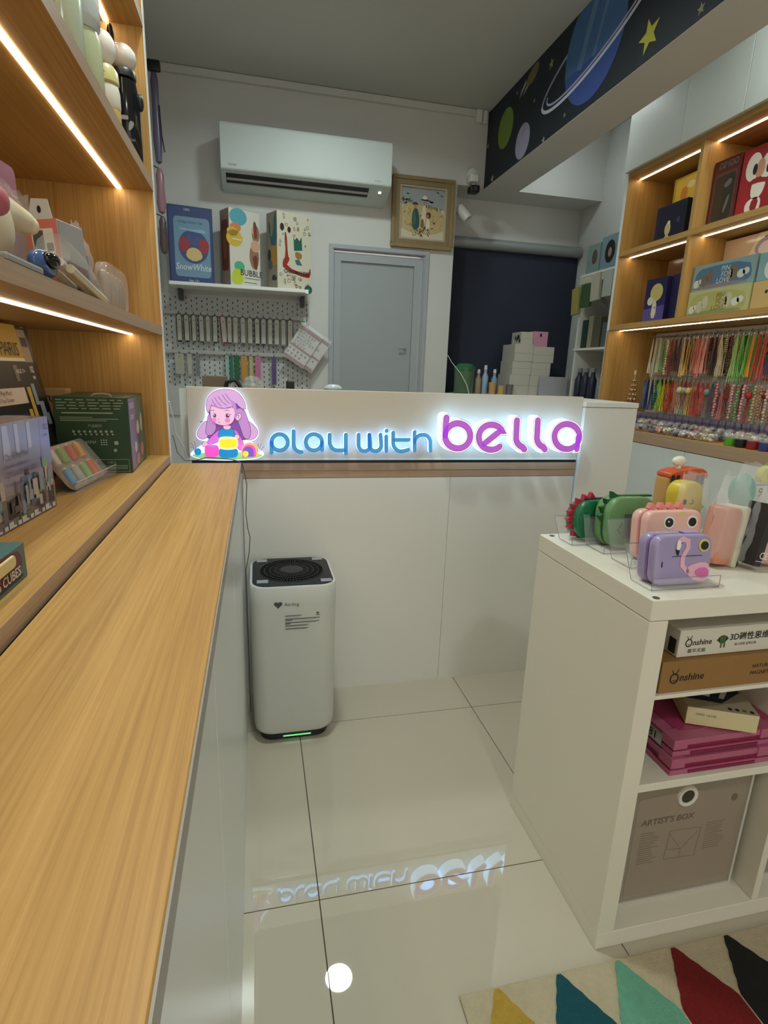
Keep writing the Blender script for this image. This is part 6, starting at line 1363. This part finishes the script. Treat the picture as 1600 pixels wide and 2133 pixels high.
# ------------------------------------------------------------------ middle shelf
MZ = 1.2072
t = thing('cup_pack', 'clear rounded pack of small cups at the end of the middle shelf', 'cup pack', (-.258, 1.175, MZ), .0, group='clear packs on the middle shelf')
MB().poly(rrect(-.085, 0, .080, .078, .028, 6), ((0, 0, 0), (0, 1, 0), (0, 0, 1)), -.010, .012).build('shell', M_CLEAR, t, world=False, bevel=.005, smooth=True)
for k in range(5): MB().lathe([(0, .004), (.008, .004), (.0115, .042), (.007, .062), (0, .065)], (0, -.064+k*.030, 0), 12).build('cup', flat(158, 134, 110, .25), t, world=False, smooth=True)
t = thing('doll_pouch', 'clear pouch with a pink topped doll on the middle shelf', 'toy pouch', (-.275, 1.035, MZ), .0, group='clear packs on the middle shelf')
MB().ball((0, .008, .092), (.010, .016, .016), 14, 10).build('pink_top', flat(214, 124, 120, .4), t, world=False, smooth=True)
MB().lathe([(0, 0), (.015, 0), (.018, .022), (.012, .074), (0, .077)], (0, .01, 0), 14).build('violet_body', flat(84, 60, 80, .4), t, world=False, smooth=True)
film(t, .062, .122, .036, 41, m=M_CLEARF)
for ch in t.children:
    if ch.name.startswith('film_bag'): ch.rotation_euler = (0, 0, math.radians(90)); ch.location = (0, .01, 0)
t = thing('tube_pack', 'clear film pack of pale tubes lying along the middle shelf edge', 'tube pack', (-.2545, .965, MZ), .0, group='clear packs on the middle shelf')
for k in range(3): MB().tube([(-.016+k*.013, -.085, .030+.008*(k % 2)), (-.016+k*.013, .085, .0075)], .006, 10).build('pale_tube', flat(200, 192, 168, .3), t, world=False, smooth=True)
b = MB(); b.tube([(-.004, -.10, .050), (-.004, -.04, .040), (-.004, .04, .024), (-.004, .10, .012)], [.022, .024, .020, .011], 12); b.build('film_wrap', M_CLEARF, t, world=False, smooth='all')
t = thing('hang_tab_box', 'pink and grey box with a white hang tab leaning on the middle shelf', 'toy box', (-.272, .955, MZ+.0035), group=None, rot=(0, -.06, -.30))
MB().box(-.050, 0, 0, .062, 0, .104).build('carton', flat(160, 152, 148, .35), t, world=False, bevel=.001, seg=1)
F = ((-.050, 0, 0), (1, 0, 0), (0, 0, 1))
art('printed_front', t, F, .05, .104, [(flat(206, 118, 104), [[(.02,.0),(.98,.0),(.98,1),(.02,1)]]), (flat(222, 214, 198), [[(.16,.56),(.84,.56),(.84,.88),(.16,.88)]])], world=False)
b = MB()
for k in range(9): b.box(-.050+.011+k*.0018, -.050+.0121+k*.0018, -.0010, -.0006, .063, .089)
b.box(-.050+.030, -.050+.040, -.0010, -.0006, .061, .072); b.build('barcode', M_INK, t, world=False)
art('printed_side', t, ((0, 0, 0), (0, 1, 0), (0, 0, 1)), .062, .104, [(flat(150, 146, 144, .2), [[(.02,.42),(.98,.42),(.98,.98),(.02,.98)]]), (flat(104, 58, 70, .2), [[(.02,0),(.98,0),(.98,.42),(.02,.5)]])], world=False, start=.0003)
MB().poly([(.006, .104), (.044, .104), (.040, .130), (.016, .132)], F, -.002, 0).build('hang_tab', flat(198, 198, 192), t, world=False)
MB().poly(circ(.026, .117, .003, .005, 10), F, .0002, .0006).build('tab_hole', M_INK, t, world=False)
t = thing('goggle_pack', 'glossy blue eye-shaped gadget in a clear shell on the middle shelf', 'goggle pack', (-.250, .805, MZ), 0, group='clear packs on the middle shelf')
MB().box(-.022, .014, -.16, .055, 0, .003).build('black_tray', M_BLACK, t, world=False)
MB().ball((-.004, 0, .0225), (.013, .036, .0165), 18, 12).build('blue_shell', flat(70, 96, 146, .15), t, world=False, smooth='all')
MB().ball((.006, -.006, .026), (.011, .018, .010), 16, 10).build('dark_lens', mat('glossy_black_lens', (.008, .008, .010), .08), t, world=False, smooth='all')
MB().box(-.016, .006, -.13, -.03, .0035, .014).build('grey_strap', flat(150, 146, 138), t, world=False, bevel=.003)
t = thing('plush_toy', 'cream squishy plush toy with pink paws on the middle shelf', 'plush toy', (-.315, .765, MZ), 0)
b = MB(); b.ball((0, -.02, .062), (.042, .105, .0615), 24, 16); b.build('body', flat(224, 206, 172, .6), t, world=False, smooth='all')
b = MB(); b.tube([(.006, .030, .080), (.018, .065, .082), (.028, .092, .079), (.031, .100, .077)], [.028, .019, .014, .011], 14); b.ball((.031, .100, .077), .0115, 12, 8); b.build('arm', flat(224, 206, 172, .6), t, world=False, smooth='all')
MB().ball((.040, -.055, .105), (.016, .036, .022), 14, 10).build('pink_paw', flat(190, 96, 104, .6), t, world=False, smooth='all')
MB().ball((.046, -.050, .072), (.015, .032, .017), 14, 10).build('pink_paw', flat(190, 96, 104, .6), t, world=False, smooth='all')
t = thing('lavender_card', 'lavender pink header card sticking up behind the plush', 'header card', (-.375, .955, MZ), -.1)
MB().poly(rrect(0, .0, .115, .196, .010, 4), ((0, 0, 0), (0, 1, 0), (0, 0, 1)), -.002, 0).build('card', flat(164, 118, 152, .5), t, world=False)
film(t, .11, .155, .035, 51)
for ch in t.children:
    if ch.name.startswith('film_bag'): ch.location = (.022, .055, 0); ch.rotation_euler = (0, 0, math.radians(90))

# ------------------------------------------------------------------ upper shelf flasks
UZ = 1.5372
t = thing('vacuum_flask', 'glossy black flask with a white domed cap at the end of the upper shelf', 'flask', (-.262, 1.455, UZ))
MB().lathe([(0, 0), (.026, 0), (.028, .004), (.028, .128), (.026, .140), (.023, .160), (0, .162)], (0, 0, 0), 28).build('body', mat('glossy_black', (.010, .010, .011), .12), t, world=False, smooth=True)
MB().lathe([(.020, .1625), (.0245, .165), (.0245, .176), (.022, .180)], (0, 0, 0), 24).build('collar', M_BLACK, t, world=False, smooth=True)
MB().ball((0, 0, .204), (.027, .027, .026), 24, 16).build('cap', flat(220, 212, 202, .2), t, world=False, smooth='all')
MB().ball((-.018, -.012, .238), (.007, .008, .020), 14, 10).build('cap_loop', flat(40, 22, 16, .3), t, world=False, smooth='all')
MB().ball((-.027, .0, .200), (.004, .012, .030), 12, 10).build('side_loop', flat(52, 26, 16, .3), t, world=False, smooth='all')
MB().ball((.029, .004, .126), (.007, .010, .017), 12, 8).build('side_lug', M_BLACK, t, world=False, smooth='all')
MB().tube([(-.016, -.026, .128), (-.013, -.029, .120), (-.017, -.029, .110), (-.021, -.026, .118)], .0012, 6, closed=True).build('strap_ring', mat('gold_ring', (.6, .45, .2), .25, metal=1), t, world=False)
b = MB(); F = FX((0, -.0285, 0)); b.text('FRIEND', F, .001, .040, .005, .0004, sx=.8); b.poly(rrect(-.006, .080, .008, .088, .002, 3), F, 0, .0004); b.poly(smoothpoly([(.006, .058), (.015, .064), (.020, .076), (.010, .080)], 1), F, 0, .0004); b.build('printed_badge', flat(150, 150, 150), t, world=False)
t = thing('vacuum_flask', 'white and pale yellow flask beside the black one', 'flask', (-.272, 1.325, UZ))
MB().lathe([(0, 0), (.021, 0), (.023, .004), (.023, .055), (.022, .056)], (0, 0, 0), 26).build('yellow_base', flat(206, 178, 108, .35), t, world=False, smooth=True)
MB().lathe([(.0225, .0562), (.024, .060), (.024, .086), (.022, .096), (0, .097)], (0, 0, 0), 26).build('body', flat(222, 216, 204, .3), t, world=False, smooth=True)
MB().lathe([(.020, .0975), (.024, .101), (.023, .120), (.016, .130), (0, .132)], (0, 0, 0), 24).build('yellow_collar', flat(200, 190, 128, .3), t, world=False, smooth=True)
MB().ball((0, 0, .160), (.022, .022, .030), 22, 14).build('cap', flat(228, 224, 216, .25), t, world=False, smooth='all')
b = MB(); b.stroke([(-.006, .186), (-.012, .176), (-.014, .165), (-.011, .152), (-.008, .142), (-.011, .132), (-.007, .120), (.004, .112)], .0010, FX((0, -.0235, 0)), 0, .0006)
for k in range(4): b.stroke([(-.016, .176-k*.009), (-.011, .172-k*.009)], .0010, FX((0, -.0235, 0)), 0, .0006)
b.build('printed_line', M_INK, t, world=False)
t = thing('water_bottle', 'large translucent pale green water bottle on the upper shelf', 'bottle', (-.274, 1.17, UZ))
MB().lathe([(0, 0), (.028, 0), (.031, .006), (.031, .095), (.027, .110), (0, .111)], (0, 0, 0), 30).build('body', flat(190, 194, 156, .25), t, world=False, smooth=True)
MB().lathe([(.026, .1115), (.031, .118), (.032, .13), (.032, .175), (.026, .20), (.010, .21), (0, .21)], (0, 0, 0), 30).build('dome_cap', mat('frosted_white_cap', (.60, .64, .62), .15, alpha=.9), t, world=False, smooth=True)
t = thing('water_bottle', 'clear pale bottle with a silver lid at the frame top', 'bottle', (-.276, 1.075, UZ))
MB().lathe([(0, 0), (.027, 0), (.029, .006), (.029, .12), (.02, .145), (0, .146)], (0, 0, 0), 28).build('body', flat(180, 188, 166, .2), t, world=False, smooth=True)
MB().lathe([(0, .1465), (.023, .1465), (.023, .19), (0, .192)], (0, 0, 0), 22).build('lid', flat(196, 200, 194, .25), t, world=False, smooth=True)
